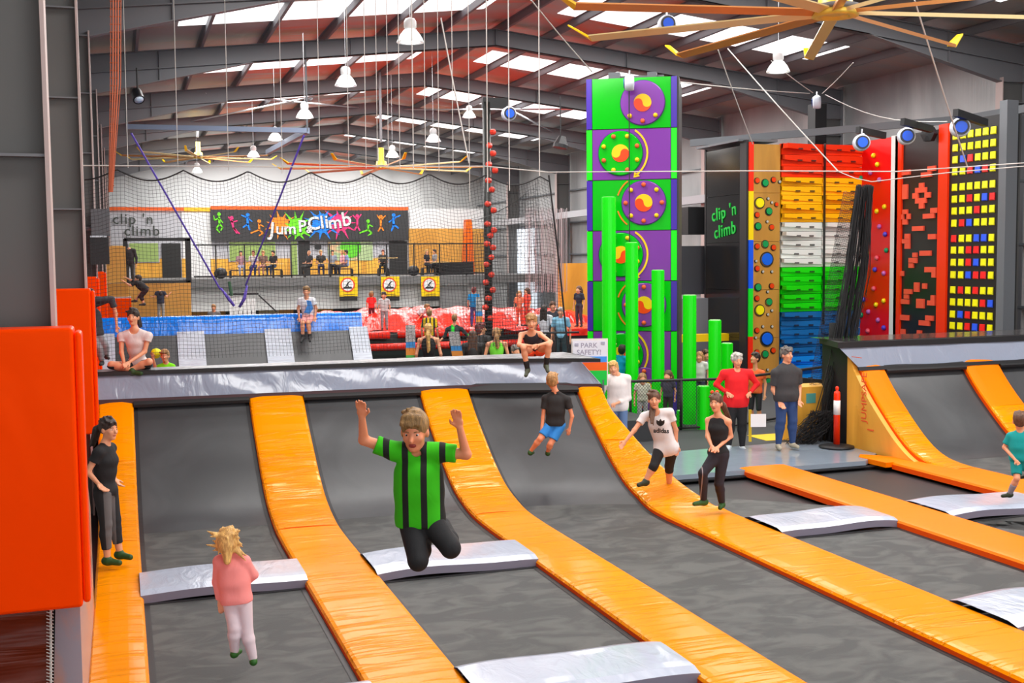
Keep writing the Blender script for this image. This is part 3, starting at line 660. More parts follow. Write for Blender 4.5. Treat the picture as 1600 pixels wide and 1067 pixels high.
bricks = [(320, 432, 385, 468), (455, 447, 522, 480), (497, 407, 548, 442), (335, 522, 368, 625), (418, 545, 490, 580), (442, 515, 472, 548), (400, 580, 438, 618), (478, 575, 515, 612), (418, 612, 490, 648), (442, 645, 475, 682), (335, 685, 368, 718), (320, 715, 345, 752), (362, 712, 385, 750), (335, 748, 368, 785),
          (515, 675, 562, 710), (467, 712, 542, 745), (398, 792, 472, 825), (500, 843, 552, 878), (350, 840, 382, 880), (332, 875, 382, 905), (350, 900, 382, 940)]
b2 = [(325, 48, 348, 75), (305, 75, 348, 105), (305, 100, 330, 130), (362, 38, 422, 66), (388, 123, 448, 152), (425, 150, 448, 180), (253, 143, 278, 172), (333, 202, 358, 255), (376, 208, 398, 238), (280, 238, 322, 265), (280, 265, 305, 290), (264, 290, 305, 318), (345, 288, 385, 340), (420, 270, 442, 300), (402, 298, 442, 325), (250, 372, 305, 402), (392, 376, 434, 404), (358, 402, 415, 430), (262, 445, 285, 495), (348, 453, 372, 480), (335, 480, 388, 496)]
for (xa, ya, xb, yb), (ox, oy, sc) in [(b, (1330, 160, 4.104)) for b in bricks]+[(b, (1330, 380, 3.335)) for b in b2]:
    p = XP(ox+xa/sc, oy+ya/sc, WX)-b0; q = XP(ox+xb/sc, oy+yb/sc, WX)-b0
    pa = XP(ox+xa/sc, oy+(ya+yb)/2/sc, WX)-b0
    h = (yb-ya)/sc*27.5/1800/2; zc = (p.z+q.z)/2
    mb = MB(); mb.box(-.05, 0, min(p.y, q.y)+.01, max(p.y, q.y)-.01, zc-h, zc+h); mb.build('block_hold', simple((.85, .09, .04), .5), t)
y0, y1 = ypx(1562), ypx(1480)
t = sidewall(y0, y1, 6.62, mat('satin_black_panel', (.012, .012, .013), .3), 'black climbing wall studded with rows of yellow, red and blue squares'); b0 = t.location.copy()
rows = ['YYYYYY', 'YYYYYY', 'YBRYYY', 'YYRBRY', 'YYYYYY', 'YYRYBR', 'YYYRYY', 'YRBYYY', 'RYYBBY', 'YYRRYY', 'YYRBYY', 'YYBRRY', 'YRYRYY', 'YYYYRB', 'YBRYYY', 'YYRBRY']
rpy = [213, 231.5, 250, 268.5, 293, 311.5, 330, 349, 373, 391, 410, 429.5, 453, 472, 491, 509]
CC = {'Y': (.9, .85, 0), 'R': (.85, .01, .01), 'B': (.02, .1, .85)}
yc = [XP(x, 400, WX).y for x in (1490.5, 1502.5, 1514, 1525.8, 1537.5, 1549.5)]
for r_, py in zip(rows, rpy):
    zc = XP(1492, py, WX).z
    for c, y in zip(r_, yc):
        mb = MB(); mb.box(-.02, 0, y-b0.y-.08, y-b0.y+.08, zc-.09, zc+.09)
        mb.hexa([(-.04, y-b0.y-.075, zc-.07), (-.02, y-b0.y-.088, zc-.09), (-.02, y-b0.y+.088, zc-.09), (-.04, y-b0.y+.075, zc-.07),
                 (-.03, y-b0.y-.075, zc+.085), (-.02, y-b0.y-.088, zc+.09), (-.02, y-b0.y+.088, zc+.09), (-.03, y-b0.y+.075, zc+.085)])
        mb.build('grip_block', simple(CC[c], .3), t)
mb = MB(); mb.box(WX-.12, WX+.2, ypx(1570)-.12, ypx(1570)+.12, -.1, 6.9); tag(mb.build('steel_post', M_steel), 'grey steel post at the near end of the wall of coloured squares', 'post')
# top-of-wall frames, loudspeaker box on brick wall
mb = MB(); p = XP(1462, 210, WX); mb.lathe([(.05, -.1), (.2, -.08), (.2, .08), (.05, .1)], (WX-.2, p.y, p.z), (-1, -.3, 0), 6)
tag(mb.build('loudspeaker', M_black), 'small black speaker at the top corner of the brick-shape wall', 'speaker')
# ---- fence, bollard, box, barrier board
t = thing('safety_fence', 'low black fence with netting between the walkway and the climbing posts', 'fence')
F0 = D(985, 592, 22.6); F1 = D(1142, 585, 22.9); F2 = D(1243, 640, 21.0); F0.z = F1.z = .95
F2 = Vector((14.6, 21.6, .95))
mb = MB(); mb.tube([F0-Vector((1.6, -.2, 0)), F0, F1, F2], .028, 8)
mb.build('top_rail', M_black, t, True)
mb = MB(); mb.tube([Vector((p.x, p.y, .0)) for p in (F0-Vector((1.6, -.2, 0)), F0, F1, F2)], .025, 8); mb.build('bottom_rail', M_black, t, True)
for f in (0, .5, 1):
    p = F0.lerp(F1, f); mb = MB(); mb.tube([(p.x, p.y, -.05), (p.x, p.y, .96)], .028, 8); mb.build('fence_post', M_black, t, True)
mb = MB()
def lattice(mb, A, B, C, Dd, nu, nv, r=.004, wob=0):
    """diamond/square net strands over the quad A(bottom l) B(bottom r) C(top r) D(top l)"""
    f = lambda u, v: A.lerp(B, u).lerp(Dd.lerp(C, u), v)
    return f
f = lattice(mb, Vector((F0.x-1.6, F0.y+.2, 0)), Vector((F1.x, F1.y, 0)), F1, F0-Vector((1.6, -.2, 0)), 0, 0)
n = 60
for i in range(-14, n):
    for s in (0, 1):
        u0, u1 = i/n, (i+14)/n; v0, v1 = 0, 1
        if u0 < 0: v0 = -u0/(u1-u0); u0 = 0
        if u1 > 1: v1 = (1-i/n)/(14/n); u1 = 1
        if s: v0, v1 = 1-v0, 1-v1
        mb.tube([f(u0, v0), f(u1, v1)], .0035, 3, False)
mb.build('fence_netting', M_net, t)
p = ZP(1311, 697, .02)
t = thing('bollard', 'red plastic bollard with a white band beside the plywood ramp side', 'bollard', (p.x-.12, p.y-.1, .02))
mb = MB(); mb.lathe([(.3, 0), (.3, .03), (.2, .05), (.06, .06)], (0, 0, 0), (0, 0, 1), 24); mb.build('base_disc', M_black, t, True)
mb = MB(); mb.lathe([(.055, .05), (.055, .93), (.05, .98), (.02, 1.0), (.03, 1.03), (.03, 1.06), (.01, 1.08)], (0, 0, 0), (0, 0, 1), 20); mb.build('post_tube', simple((.95, .03, .0), .35), t, True)
mb = MB(); mb.lathe([(.058, .58), (.058, .83)], (0, 0, 0), (0, 0, 1), 20); mb.build('reflective_band', M_white, t, True)
t = thing('storage_box', 'plywood box with a teal sticker, netting heaped against it', 'box', (11.9, 18.35, -.04))
mb = MB(); mb.box(-.28, .5, -.25, .3, 0, 1.02); mb.build('box_body', M_ply, t)
mb = MB(); mb.box(-.1, .1, -.256, -.25, .72, .9); mb.build('sticker', simple((.1, .4, .35)), t)
p = ZP(1188, 668, -.05)
mb = MB(); q0 = Vector((12.55, 20.3, -.04)); mb.prism([(0, 0), (1.5, 0), (1.5, .85), (.5, .95), (.25, 1.0)], q0, (.93, -.35, 0), (0, 0, 1), (.02, .05, 0))
tag(mb.build('barrier_board', M_black), 'black barrier board standing behind the couple', 'barrier')
q1 = D(1185, 657, 19.6); mb = MB(); mb.prism([(-.13, -.11), (.13, -.11), (.13, .11), (-.13, .11)], q1, (_cy, -_sy, 0), (0, 0, 1), (.005, .01, 0))
tag(mb.build('paper_notice', M_white), 'blank white notice hanging low on the barrier between the couple', 'notice')
mb = MB(); mb.bar(D(1172, 640, 20.6), D(1172, 690, 20.6), .05, .05); tag(mb.build('mat_roll', M_yel), 'thin yellow post beside the woman in red', 'post')
# white notice board
t = thing('notice_board', 'white framed park safety board above the end of the long ramp', 'sign', tuple(D(919, 556, 19.2))); b0 = t.location.copy()
bu, bv = Vector((_cy, -_sy, 0)), Vector((0, 0, 1)); bn = bu.cross(bv)
def bpan(name, x0, x1, y0, y1, d, m): 
    s = 19.2/1800; mb = MB(); mb.prism([((x0-919)*s, -(y1-556)*s), ((x1-919)*s, -(y1-556)*s), ((x1-919)*s, -(y0-556)*s), ((x0-919)*s, -(y0-556)*s)], bn*d, bu, bv, bn*.01); return mb.build(name, m, t)
bpan('board_frame', 893, 950, 529, 604, -.02, simple((.75, .7, .65))); bpan('board_face', 895, 948, 532, 602, -.008, simple((.78, .78, .85), .4))
bpan('blue_band', 895, 948, 557, 566, .003, simple((.05, .3, .85))); bpan('orange_band', 895, 948, 566, 579, .003, simple((.95, .12, 0))); bpan('green_band', 895, 948, 579, 602, .003, simple((0, .6, .05)))
for sx in (-.25, .25): mb = MB(); mb.tube([(sx*bu.x, sx*bu.y, -.4), (sx*bu.x, sx*bu.y, -b0.z)], .02, 6); mb.build('board_leg', M_steel, t)
bpan('small_stamp', 898, 904, 536, 540, .003, simple((.4, .4, .5))); bpan('small_stamp', 939, 945, 534, 538, .003, simple((.4, .4, .5)))
text_mesh('board_lettering', 'PARK\nSAFETY!', .115, Vector((.015, 0, .115))+bn*.006, bu, bv, simple((.35, .33, .42)), .002, t, .002)
# posts far right behind small ramp
M_strap_ = mat('purple_strap', (.12, .07, .5), .6)
# ================================================================== BEHIND THE LONG RAMP: second court
M_bluet = M_blue
t = thing('landing_platform', 'blue-topped platform along the ramp of the court behind the net', 'ramp platform', (0, 25.5, 0)); b0 = t.location.copy()
def at0(mb, name, m, parent, smooth=False):
    mb.V = [tuple(Vector(v)-b0) for v in mb.V]; return mb.build(name, m, parent, smooth)
mb = MB(); rows = []
for i in range(50):
    x = -.6+5.7*i/49; rows.append([(x, 25.45+.12*v, 1.82+.38*v+.012*math.sin(x*6)*math.sin(3*v)) for v in (0, .33, .66, 1)]+[(x, 26.1, 2.2), (x, 26.6, 2.18)])
mb.grid(rows[::-1]); at0(mb, 'blue_cover', M_blue, t, True)
mb = MB(); mb.hexa([(5.08, 25.45, 1.82), (5.1, 25.45, 1.82), (5.25, 26.6, 1.8), (5.23, 26.6, 1.8), (5.08, 25.57, 2.2), (5.1, 25.57, 2.2), (5.1, 26.6, 2.18), (5.08, 26.6, 2.18)]); at0(mb, 'blue_cover_end', M_blue, t)
mb = MB(); mb.box(-.6, 5.0, 25.8, 26.5, -.05, 1.8); at0(mb, 'under_frame', M_black, t)
def ramp3(x0, x1, m, name, label, cat, lift):
    P = []
    for k in range(12):
        z = 1.85*(k/11)**1.25; y = 23.3+2.17*(k/11)**.75
        P.append([(x0+(x1-x0)*j/6, y+.03*lift*-1, z+lift*.05) for j in range(7)])
    mb = MB(); mb.grid(P); o = mb.build(name, m, None, True); return tag(o, label, cat)
M_sil3 = mat('silver_vinyl_shiny', (.5, .55, .64), .22, 0, bump=((1.5, 9, 9), .9, .04, 1))
for x0, x1, lab in ((1.1, 1.66, 'silver strip up the far court ramp, next to the child in lime green'), (2.93, 3.5, 'silver strip up the far court ramp, beside the seated boy in pink shorts'), (4.78, 5.2, 'silver strip at the end edge of the far court ramp'), (-.6, -.15, 'silver strip at the far court ramp behind the cross-legged woman')):
    ramp3(x0, x1, M_sil3, 'ramp_pad', lab, 'trampoline padding', 1)
for x0, x1, lab in ((-.15, 1.1, 'grey ramp trampoline of the far court behind the cross-legged woman'), (1.66, 2.93, 'grey ramp trampoline of the far court in the middle'), (3.5, 4.78, 'grey ramp trampoline of the far court under the seated boy')):
    ramp3(x0, x1, M_matramp, 'trampoline_ramp', lab, 'trampoline', 0)
# ---- inflated red airbag park
M_air = mat('red_pvc', (.85, .03, .015), .22, bump=((1.4, .5, 1.0), .9, .12, 1.6))
t = thing('airbag', 'huge wrinkled red landing airbag with two boys standing on it', 'airbag', (9.5, 42, 0)); b0 = t.location.copy()
mb = MB(); rows = []
AX0, AX1 = 4.6, 16.0
for i in range(60):
    u = i/59; row = []
    for j in range(24):
        v = j/23; x = AX0+(AX1-AX0)*u; y = 36.2+9*v+.6*math.sin(u*7)*(1-v)
        h = 1.12+.5*math.sin(math.pi*min(1, v*1.2+.02))**.7*(.55+.45*math.sin(u*3.1))+.10*math.sin(x*3+y*2.1)*math.sin(y*1.7-x)+.06*math.sin(x*7.3+y)
        if v < .16: h = 1.08+.05*math.sin(x*5)
        row.append((x, y, h))
    rows.append(row)
mb.grid(rows[::-1]); at0(mb, 'bag_top', M_air, t, True)
mb = MB()
for k in range(3): mb.tube([(AX0+.2+k*3.6, 36.25+.3*k*0, 1.0), (AX0+3.5+k*3.6, 36.1, 1.0)], .13, 10)
at0(mb, 'front_roll', M_air, t, True)
mb = MB(); mb.box(AX0, AX1, 36.3, 45, -.05, 1.0); at0(mb, 'skirt', mat('airbag_skirt', (.02, .03, .028), .6), t)
mb = MB(); mb.tube([(AX0+.9, 36.0, .62), (AX1, 35.8, .62)], .12, 10); at0(mb, 'lower_roll', M_air, t, True)
mb = MB()
for k in range(4): mb.box(11.0-.35, 11.0+.35, 35.7, 35.8, .05+k*.26, .11+k*.26)
at0(mb, 'yellow_rungs', M_yel, t)
mb = MB(); mb.box(12.45, 14.2, 31.6, 34.4, -.05, 1.1); tag(mb.build('airbag_block', M_black), 'black block with a red top beside the purple tower edge', 'block')
mb = MB(); mb.box(12.4, 14.25, 31.55, 34.4, 1.1, 1.3); tag(mb.build('airbag_cushion', M_air), 'red cushion on the black block by the tower', 'cushion')
mb = MB(); mb.box(8.2, 10.4, 33.2, 35.6, -.05, .3); tag(mb.build('stair_platform', M_black), 'low black step platform in front of the airbag skirt', 'platform')
a, b = D(843, 574, 32), D(888, 574, 30); mb = MB(); mb.box(a.x-.3, b.x+.3, 27.0, 33.6, -.05, .45); tag(mb.build('stair_platform', M_black), 'black platform under the adults standing left of the green tower', 'platform')
mb = MB(); mb.tube([D(843, 520, 29.5), D(905, 519, 29.5)], .03, 6); mb.tube([D(868, 520, 29.5), D(868, 575, 29.5)], .03, 6); tag(mb.build('hand_rail', M_black), 'black hand rail in front of the adults by the tower', 'railing')
# ---- signs standing among the crowd
def standee(px, py0, py1, wpx, w, label, lean=.0):
    p = D(px, py1, w); s = w/1800; h = (py1-py0)*s; t_ = thing('pull_up_sign', label, 'sign', tuple(p)); wd = wpx*s/2
    def seg(n, a, b, m): mb = MB(); mb.prism([(-wd+lean*a*h, a*h), (wd+lean*a*h, a*h), (wd+lean*b*h, b*h), (-wd+lean*b*h, b*h)], (0, 0, 0), bu, bv, bn*.02); mb.build(n, m, t_)
    seg('green_foot', 0, .1, simple((.1, .5, .1))); seg('orange_band', .1, .32, simple((.8, .3, .05))); seg('blue_band', .32, .5, simple((.05, .3, .7)))
    seg('text_panel', .5, 1, mat('grey_printed_panel', (.3, .3, .3), .5, var=((30, 30, 60), (.6, .6, .6), .45, .55)))
    mb = MB(); mb.tube([(0, 0, 0), (0, .1, -p.z)], .02, 6); mb.build('stand_pole', M_black, t_)
standee(642, 508, 560, 15, 24, 'pull-up sign standing in front of the dark airbag skirt')
standee(716, 518, 562, 17, 22, 'leaning pull-up sign between the blonde woman and the long-haired one', -.15)
standee(749, 464, 508, 10, 34, 'tall narrow white sign just before the black pole')
# ================================================================== MEZZANINE AND OFFICES
YM, YW = 60.0, 67.5
def yp(px, py, y): return YP(px, py, y)
def panel(name, x0, x1, y0, y1, Y, m, parent=None, depth=.05, off=None):
    """box whose front face fills the given picture rectangle in the plane y=Y"""
    a, b = yp(x0, y1, Y), yp(x1, y0, Y); zc = lambda py: yp((x0+x1)/2, py, Y).z
    mb = MB(); mb.box(a.x, b.x, Y, Y+depth, zc(y1), zc(y0))
    if parent is not None: mb.V = [tuple(Vector(v)-parent.location) for v in mb.V]
    return mb.build(name, m, parent)
ZM = yp(450, 434, YM).z
mb = MB(); mb.box(-1.3, 23.2, YM, YW+1, ZM-.42, ZM); structure(mb.build('floor.003', mat('mezzanine_edge', (.15, .15, .15), .6)))
M_off = mat('office_wall_grey', (.50, .50, .54), .5); M_offw = mat('office_wall_white', (.75, .75, .75), .5)
office = thing('office_block', 'grey office block on the mezzanine with orange top trim and wood dado', 'building', (8, YW, 0))
panel('main_wall', 160, 640, 330, 434, YW, M_off, office, .3)
panel('white_wall_strip', 287, 329, 331, 434, YW-.05, mat('office_white', (.8, .8, .8), .5), office)
panel('orange_trim', 160, 287, 323.5, 329, YW-.15, simple((.85, .12, .01)), office); panel('orange_trim', 329, 638, 322.5, 328, YW-.15, simple((.85, .12, .01)), office)
panel('yellow_trim', 287, 330, 324, 330, YW-.15, simple((.95, .5, .02)), office)
for x0, x1 in ((170, 192), (212, 255), (285, 293), (330, 455), (515, 600), (480, 512)): panel('wood_dado', x0, x1, 404, 434, YW-.08, M_ply, office)
panel('wood_dado', 163, 192, 384, 434, YW-.1, M_ply, office)
for x0, x1, y0 in ((254, 282, 380), (465, 484, 377), (609, 636, 377)): panel('doorway', x0, x1, y0, 434, YW-.12, mat('dark_opening', (.015, .015, .015), .6), office)
for x0, x1, y0, y1 in ((203, 247, 380, 409), (359, 430, 378, 407), (456, 464, 377, 434)):
    panel('pane_surround', x0-1.5, x1+1.5, y0-1.5, y1+1.5, YW-.13, M_off, office); panel('green_window', x0, x1, y0, y1, YW-.16, mat('lime_glass', (.30, .42, .12), .2), office)
o = tag(panel('wall_poster', 513, 582, 378, 407, YW-.12, mat('poster_green', (.42, .55, .28), .5, var=((1, 1, 1.2), (.8, .45, .25), .55, .65))), 'pale green food poster on the office wall between two dark doorways', 'poster')
c = yp(548, 385, YW-.13); mb = MB(); mb.lathe([(.62, 0), (.62, .02)], (c.x, YW-.13, c.z-.05), (0, -1, 0), 24); mb.V = [(x, y, min(z, yp(548, 378.5, YW).z)) for x, y, z in mb.V]
q = mb.build('poster_circle', simple((.12, .6, .02))); q.parent = o
tag(panel('wall_screen', 492, 502, 381, 389, YW-.15, M_black), 'small dark screen on the office wall by the middle doorway', 'screen')
# black wall banner with splashes and jumping figures
ban = thing('wall_banner', 'black jump and climb banner with bright paint splashes and jumping silhouettes', 'banner', (yp(484, 350, YW).x, YW-.3, 0))
panel('banner_face', 330, 637.5, 328, 376, YW-.3, mat('banner_black', (.03, .03, .032), .5), ban)
bo = ban.location; s_ = yp(485, 350, YW-.3); pxm = (yp(600, 350, YW-.3).x-yp(370, 350, YW-.3).x)/230.0
def bpt(px, py): p = yp(px, py, YW-.3); return (p.x-bo.x, p.z)
def blob(name, pts, c, d=.02):
    mb = MB(); mb.prism([bpt(*p) for p in pts][::-1], (0, -d, 0), (1, 0, 0), (0, 0, 1), (0, .015, 0)); return mb.build(name, simple(c), ban)
NG, NP, NB, NO = (.15, .75, .01), (.9, .03, .2), (.0, .22, .9), (.9, .25, .01)
def splash(px, py, rx, ry, c, seed, d):
    r_ = random.Random(seed); n = 22; pts = []
    for k in range(n*2):
        a = math.pi*k/n; f = (1+.55*r_.random()) if k % 4 == 0 else (.62+.1*r_.random())
        pts.append((px+rx*f*math.cos(a), max(329, min(375, py-ry*f*math.sin(a)))))
    blob('paint_splash', pts, c, d)
splash(437, 352, 22, 20, NO, 1, .02); splash(464, 355, 20, 21, NG, 2, .024); splash(503, 349, 22, 22, NB, 3, .028); splash(530, 348, 24, 19, NP, 4, .026)
def figure(px, py, c, pose, s=1.0, fl=1):
    """a small flat leaping silhouette printed on the banner"""
    P = {0: [((0, -9), (1, 2), 3.4), ((1, 2), (-4, 9), 2.6), ((-4, 9), (1, 15), 2.2), ((1, 2), (6, 7), 2.6), ((6, 7), (3, 12), 2.2), ((0, -7), (-7, -4), 2), ((-7, -4), (-8, -11), 1.8), ((1, -6), (6, 0), 2)],
         1: [((0, -8), (3, 3), 3.4), ((3, 3), (8, 11), 2.8), ((3, 3), (12, 12), 2.4), ((0, -7), (-5, -14), 2), ((0, -6), (9, -8), 2)],
         2: [((2, -8), (2, 2), 4.2), ((2, 2), (-5, 7), 2.8), ((2, 2), (5, 11), 3), ((1, -8), (-8, -12), 2.2), ((3, -6), (9, -2), 2)],
         3: [((1, -8), (1, 3), 3.4), ((1, 3), (-3, 10), 2.6), ((1, 3), (5, 9), 2.6), ((0, -8), (-5, -15), 2), ((2, -8), (8, -14), 2)],
         4: [((0, -6), (0, 3), 3.4), ((0, 3), (-13, 8), 2.4), ((0, 3), (6, 8), 2.6), ((6, 8), (0, 12), 2.2), ((0, -6), (7, -2), 2)]}[pose]
    mb = MB()
    for a, b, r in P:
        A = Vector(bpt(px+a[0]*fl*s, py+a[1]*s)); B_ = Vector(bpt(px+b[0]*fl*s, py+b[1]*s)); d = (B_-A).normalized(); n = Vector((-d.y, d.x))*r*.5*pxm*s
        e = d*r*.35*pxm*s
        mb.prism([tuple(A+n-e*.2), tuple(A-e), tuple(A-n-e*.2), tuple(B_-n*.8), tuple(B_+e), tuple(B_+n*.8)], (0, -.03, 0), (1, 0, 0), (0, 0, 1), (0, .015, 0))
    h = bpt(px+P[0][0][0]*fl*s, py+(P[0][0][1]-4.5)*s); mb.lathe([(2.8*pxm*s, 0), (2.8*pxm*s, .02)], (h[0], -.01, h[1]), (0, -1, 0), 12)
    mb.build('leaping_silhouette', simple(c), ban)
figure(342, 348, NG, 0); figure(362, 353, NP, 1); figure(385, 348, NB, 2); figure(405, 356, NO, 4); figure(559, 350, NP, 3, 1.0, -1); figure(575, 356, NG, 4); figure(594, 351, NO, 3); figure(617, 349, NB, 2, 1.05, -1)
M_bl = mat('banner_letter_white', (.85, .85, .85), .5)
for i, (ch, px, py, sz, rot) in enumerate((('J', 425, 359, 1.0, -.12), ('u', 437, 358, .85, -.05), ('m', 453, 358, .85, 0.03), ('P', 472, 354, .85, .05), ('&', 483, 359, .5, .1), ('C', 490, 350, .95, .08), ('l', 503, 348, .95, .1), ('i', 510, 347, .95, .1), ('m', 523, 348, .95, .12), ('b', 541, 343, 1.05, .15))):
    q = bpt(px, py); u = (math.cos(rot), 0, math.sin(rot)); v = (-math.sin(rot), 0, math.cos(rot))
    text_mesh('banner_letter', ch, sz*1.1, (q[0]+.02, -.045, q[1]-.03), u, v, M_black, .004, ban, .035)
    text_mesh('banner_letter', ch, sz*1.1, (q[0], -.06, q[1]), u, v, M_bl, .004, ban, .015)
p = yp(208, 350, YW-.1)
text_mesh('wall_lettering', "clip 'n", .8, (p.x, YW-.12, p.z+.25), (.97, 0, .0), (0, 0, 1), mat('wall_letter_dark', (.05, .06, .05), .5), .01, office and None, .004, spacing=1.12)
o = bpy.data.objects['wall_lettering']; tag(o, 'dark clip n lettering on the grey office wall, upper line', 'lettering')
o = text_mesh('wall_lettering', "climb", .8, (p.x+.45, YW-.12, p.z-.4), (.97, 0, .0), (0, 0, 1), MATS['wall_letter_dark'], .01, None, .004, spacing=1.12); tag(o, 'dark climb lettering on the grey office wall, lower line', 'lettering')
# wood-lined zone beside the banner
M_ply2 = mat('plywood_lining', (.70, .36, .07), .45, var=((.6, 1, .15), (.56, .26, .04), .4, .7))
tag(panel('wood_lining', 640, 762, 357, 434, YW-.2, M_ply2, None, .1), 'plywood lining right of the black banner at mezzanine level', 'wall lining')
structure(panel('wall_far.001', 640, 765, 326, 357, YW-.15, M_offw, None, .1))
p = yp(730, 434, YW-2)
mb = MB(); a, b = yp(724, 434, YW-2), yp(741, 343, YW-2); mb.prism([(a.x, a.z), (b.x, a.z), (b.x-.15, b.z), (a.x+.22, b.z)], (0, YW-2, 0), (1, 0, 0), (0, 0, 1), (0, .5, 0))
tag(mb.build('orange_chute', simple((.95, .14, .0), .4)), 'tall orange tapering chute standing against the plywood lining', 'chute')
# mezzanine railing
rail = thing('mezzanine_railing', 'long black railing along the mezzanine edge', 'railing', (8, YM+.1, ZM)); 
za = yp(450, 382, YM).z-ZM
x0r, x1r = yp(303, 430, YM).x-8, yp(762, 430, YM).x-8
for nm, z in (('top_rail', za), ('bottom_rail', .12)): mb = MB(); mb.box(x0r, x1r, -.03, .03, z-.035, z+.035); mb.build(nm, M_black, rail)
for px in (338, 383, 456, 516, 561, 605, 648, 688, 730):
    x = yp(px, 430, YM).x-8; mb = MB(); mb.box(x-.03, x+.03, -.03, .03, 0, za); mb.build('rail_post', M_black, rail)
mb = MB()
for k in range(110): x = x0r+(x1r-x0r)*k/109; mb.box(x-.006, x+.006, -.006, .006, .1, za)
mb.build('mesh_infill', M_net, rail)
gate = thing('steel_portal', 'black square frame on the mezzanine before the green window', 'frame', (yp(245, 434, YM).x, YM, ZM))
for nm, r4 in (('upright', (194, 199, 373, 442)), ('upright', (291, 297.5, 373, 442)), ('top_beam', (194, 297.5, 371.5, 376.5)), ('bottom_beam', (194, 297.5, 439, 443))): panel(nm, *r4, YM-.2, M_black, gate, .15)
# under the mezzanine
M_brick = mat('white_block_wall', (.62, .63, .62), .6, bump=((1, 1, 7), .4, .03, 0))
structure(panel('wall_far.002', 297, 762, 436, 482, YM+.6, M_brick, None, .2))
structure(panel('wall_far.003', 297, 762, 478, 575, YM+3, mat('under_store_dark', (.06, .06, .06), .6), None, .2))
lbl = ['orange timber door under the mezzanine, first from the plywood box', 'beige door panel under the mezzanine by the slatted stair', 'orange timber door under the mezzanine by the seated boy head', 'orange timber door under the mezzanine behind the seated boy']
for (x0, x1, c), lab in zip(((300, 352, (.6, .28, .04)), (405, 436, (.5, .42, .25)), (437, 458, (.75, .33, .04)), (496, 520, (.8, .36, .03))), lbl):
    tag(panel('door_panel', x0, x1, 466 if x0 > 350 else 480, 514, YM+2, simple(c)), lab, 'door panel')
tag(panel('grey_shutter', 688, 730, 447, 492, YM+.3, mat('shutter_grey', (.22, .22, .22), .5, bump=((1, 1, 20), .5, .03, 0))), 'grey roller shutter under the mezzanine behind the airbag', 'shutter')
tag(panel('shutter_box', 668, 732, 438, 446, YM+.25, M_white), 'white roller box above the grey shutter', 'shutter box')
slat = thing('stair_balustrade', 'white slatted stair side with a black handrail under the mezzanine', 'stair', (yp(385, 495, 52).x, 52, .5))
for k, px in enumerate(range(360, 402, 7)): panel('slat', px, px+4, 462+k*.8, 526, 52, M_white, slat, .04)
panel('handrail', 357, 404, 458, 461, 51.9, M_black, slat, .06)
mb = MB(); mb.bar(yp(404, 461, 52)-slat.location, yp(432, 487, 52)-slat.location, .06, .06); mb.build('sloping_rail', M_black, slat)
# yellow warning banners
for cx, lab in ((544.5, 'yellow warning banner under the mezzanine edge, nearest the seated boy'), (610, 'middle one of three yellow warning banners'), (672.5, 'yellow warning banner nearest the grey shutter')):
    t = thing('warning_banner', lab, 'banner', (yp(cx, 450, YM-.3).x, YM-.06, 0), 0, None)
    panel('yellow_face', cx-14, cx+14, 432, 463, YM-.06, M_yel, t, .03); panel('black_foot', cx-14, cx+14, 463, 470, YM-.06, M_black, t, .03)
    q = yp(cx, 445, YM-.06); lc = Vector((0, -.01, q.z))
    mb = MB(); mb.lathe([(.38, 0), (.38, .015)], lc, (0, -1, 0), 24); mb.build('red_ring', simple((.9, .08, .02)), t)
    mb = MB(); mb.lathe([(.31, .01), (.31, .02)], lc, (0, -1, 0), 24); mb.build('white_disc', M_white, t)
    mb = MB(); mb.bar((-.05, -.035, q.z-.02), (.06, -.035, q.z+.14), .07, .01, (0, 1, 0)); mb.bar((-.05, -.035, q.z-.02), (-.14, -.035, q.z-.16), .05, .01, (0, 1, 0)); mb.bar((.0, -.035, q.z-.02), (.08, -.035, q.z-.16), .05, .01, (0, 1, 0)); mb.bar((.05, -.035, q.z+.12), (.16, -.035, q.z+.2), .04, .01, (0, 1, 0)); mb.build('falling_figure', M_black, t)
    mb = MB(); mb.prism([(-.25, -.2), (.25, -.2), (.2, -.1), (-.2, -.1)], (0, -.036, q.z), (1, 0, 0), (0, 0, 1), (0, .01, 0)); mb.build('crowd_bar', M_black, t)
    for k in range(2): mb = MB(); mb.box(-.2, .34, -.02, -.005, q.z-.5-k*.1, q.z-.47-k*.1); mb.build('small_text', simple((.35, .25, 0)), t)
# plywood play zone on the left
tag(panel('plywood_screen', 150, 298, 443, 545, 46, M_ply2, None, .1), 'tall plywood screen behind the swinging climber', 'screen')
tag(panel('plywood_step', 159, 196, 385, 442, 44.5, M_ply2, None, .3), 'upper plywood box stack beside the loudspeaker', 'box')
tag(panel('plywood_step', 150, 200, 443, 467, 43, mat('plywood_painted_shade', (.5, .22, .03), .5), None, .3), 'lower plywood box under the grey ledge, beside the climber', 'box')  # darker plywood copy, shade under the ledge put into its colour
tag(panel('ledge', 150, 205, 464, 468, 42.8, M_chrome, None, .5), 'metal ledge over the orange block', 'ledge')
tag(panel('orange_block', 140, 205, 467, 580, 38, M_wallpad, None, .6), 'orange foam block behind the cross-legged woman', 'block')
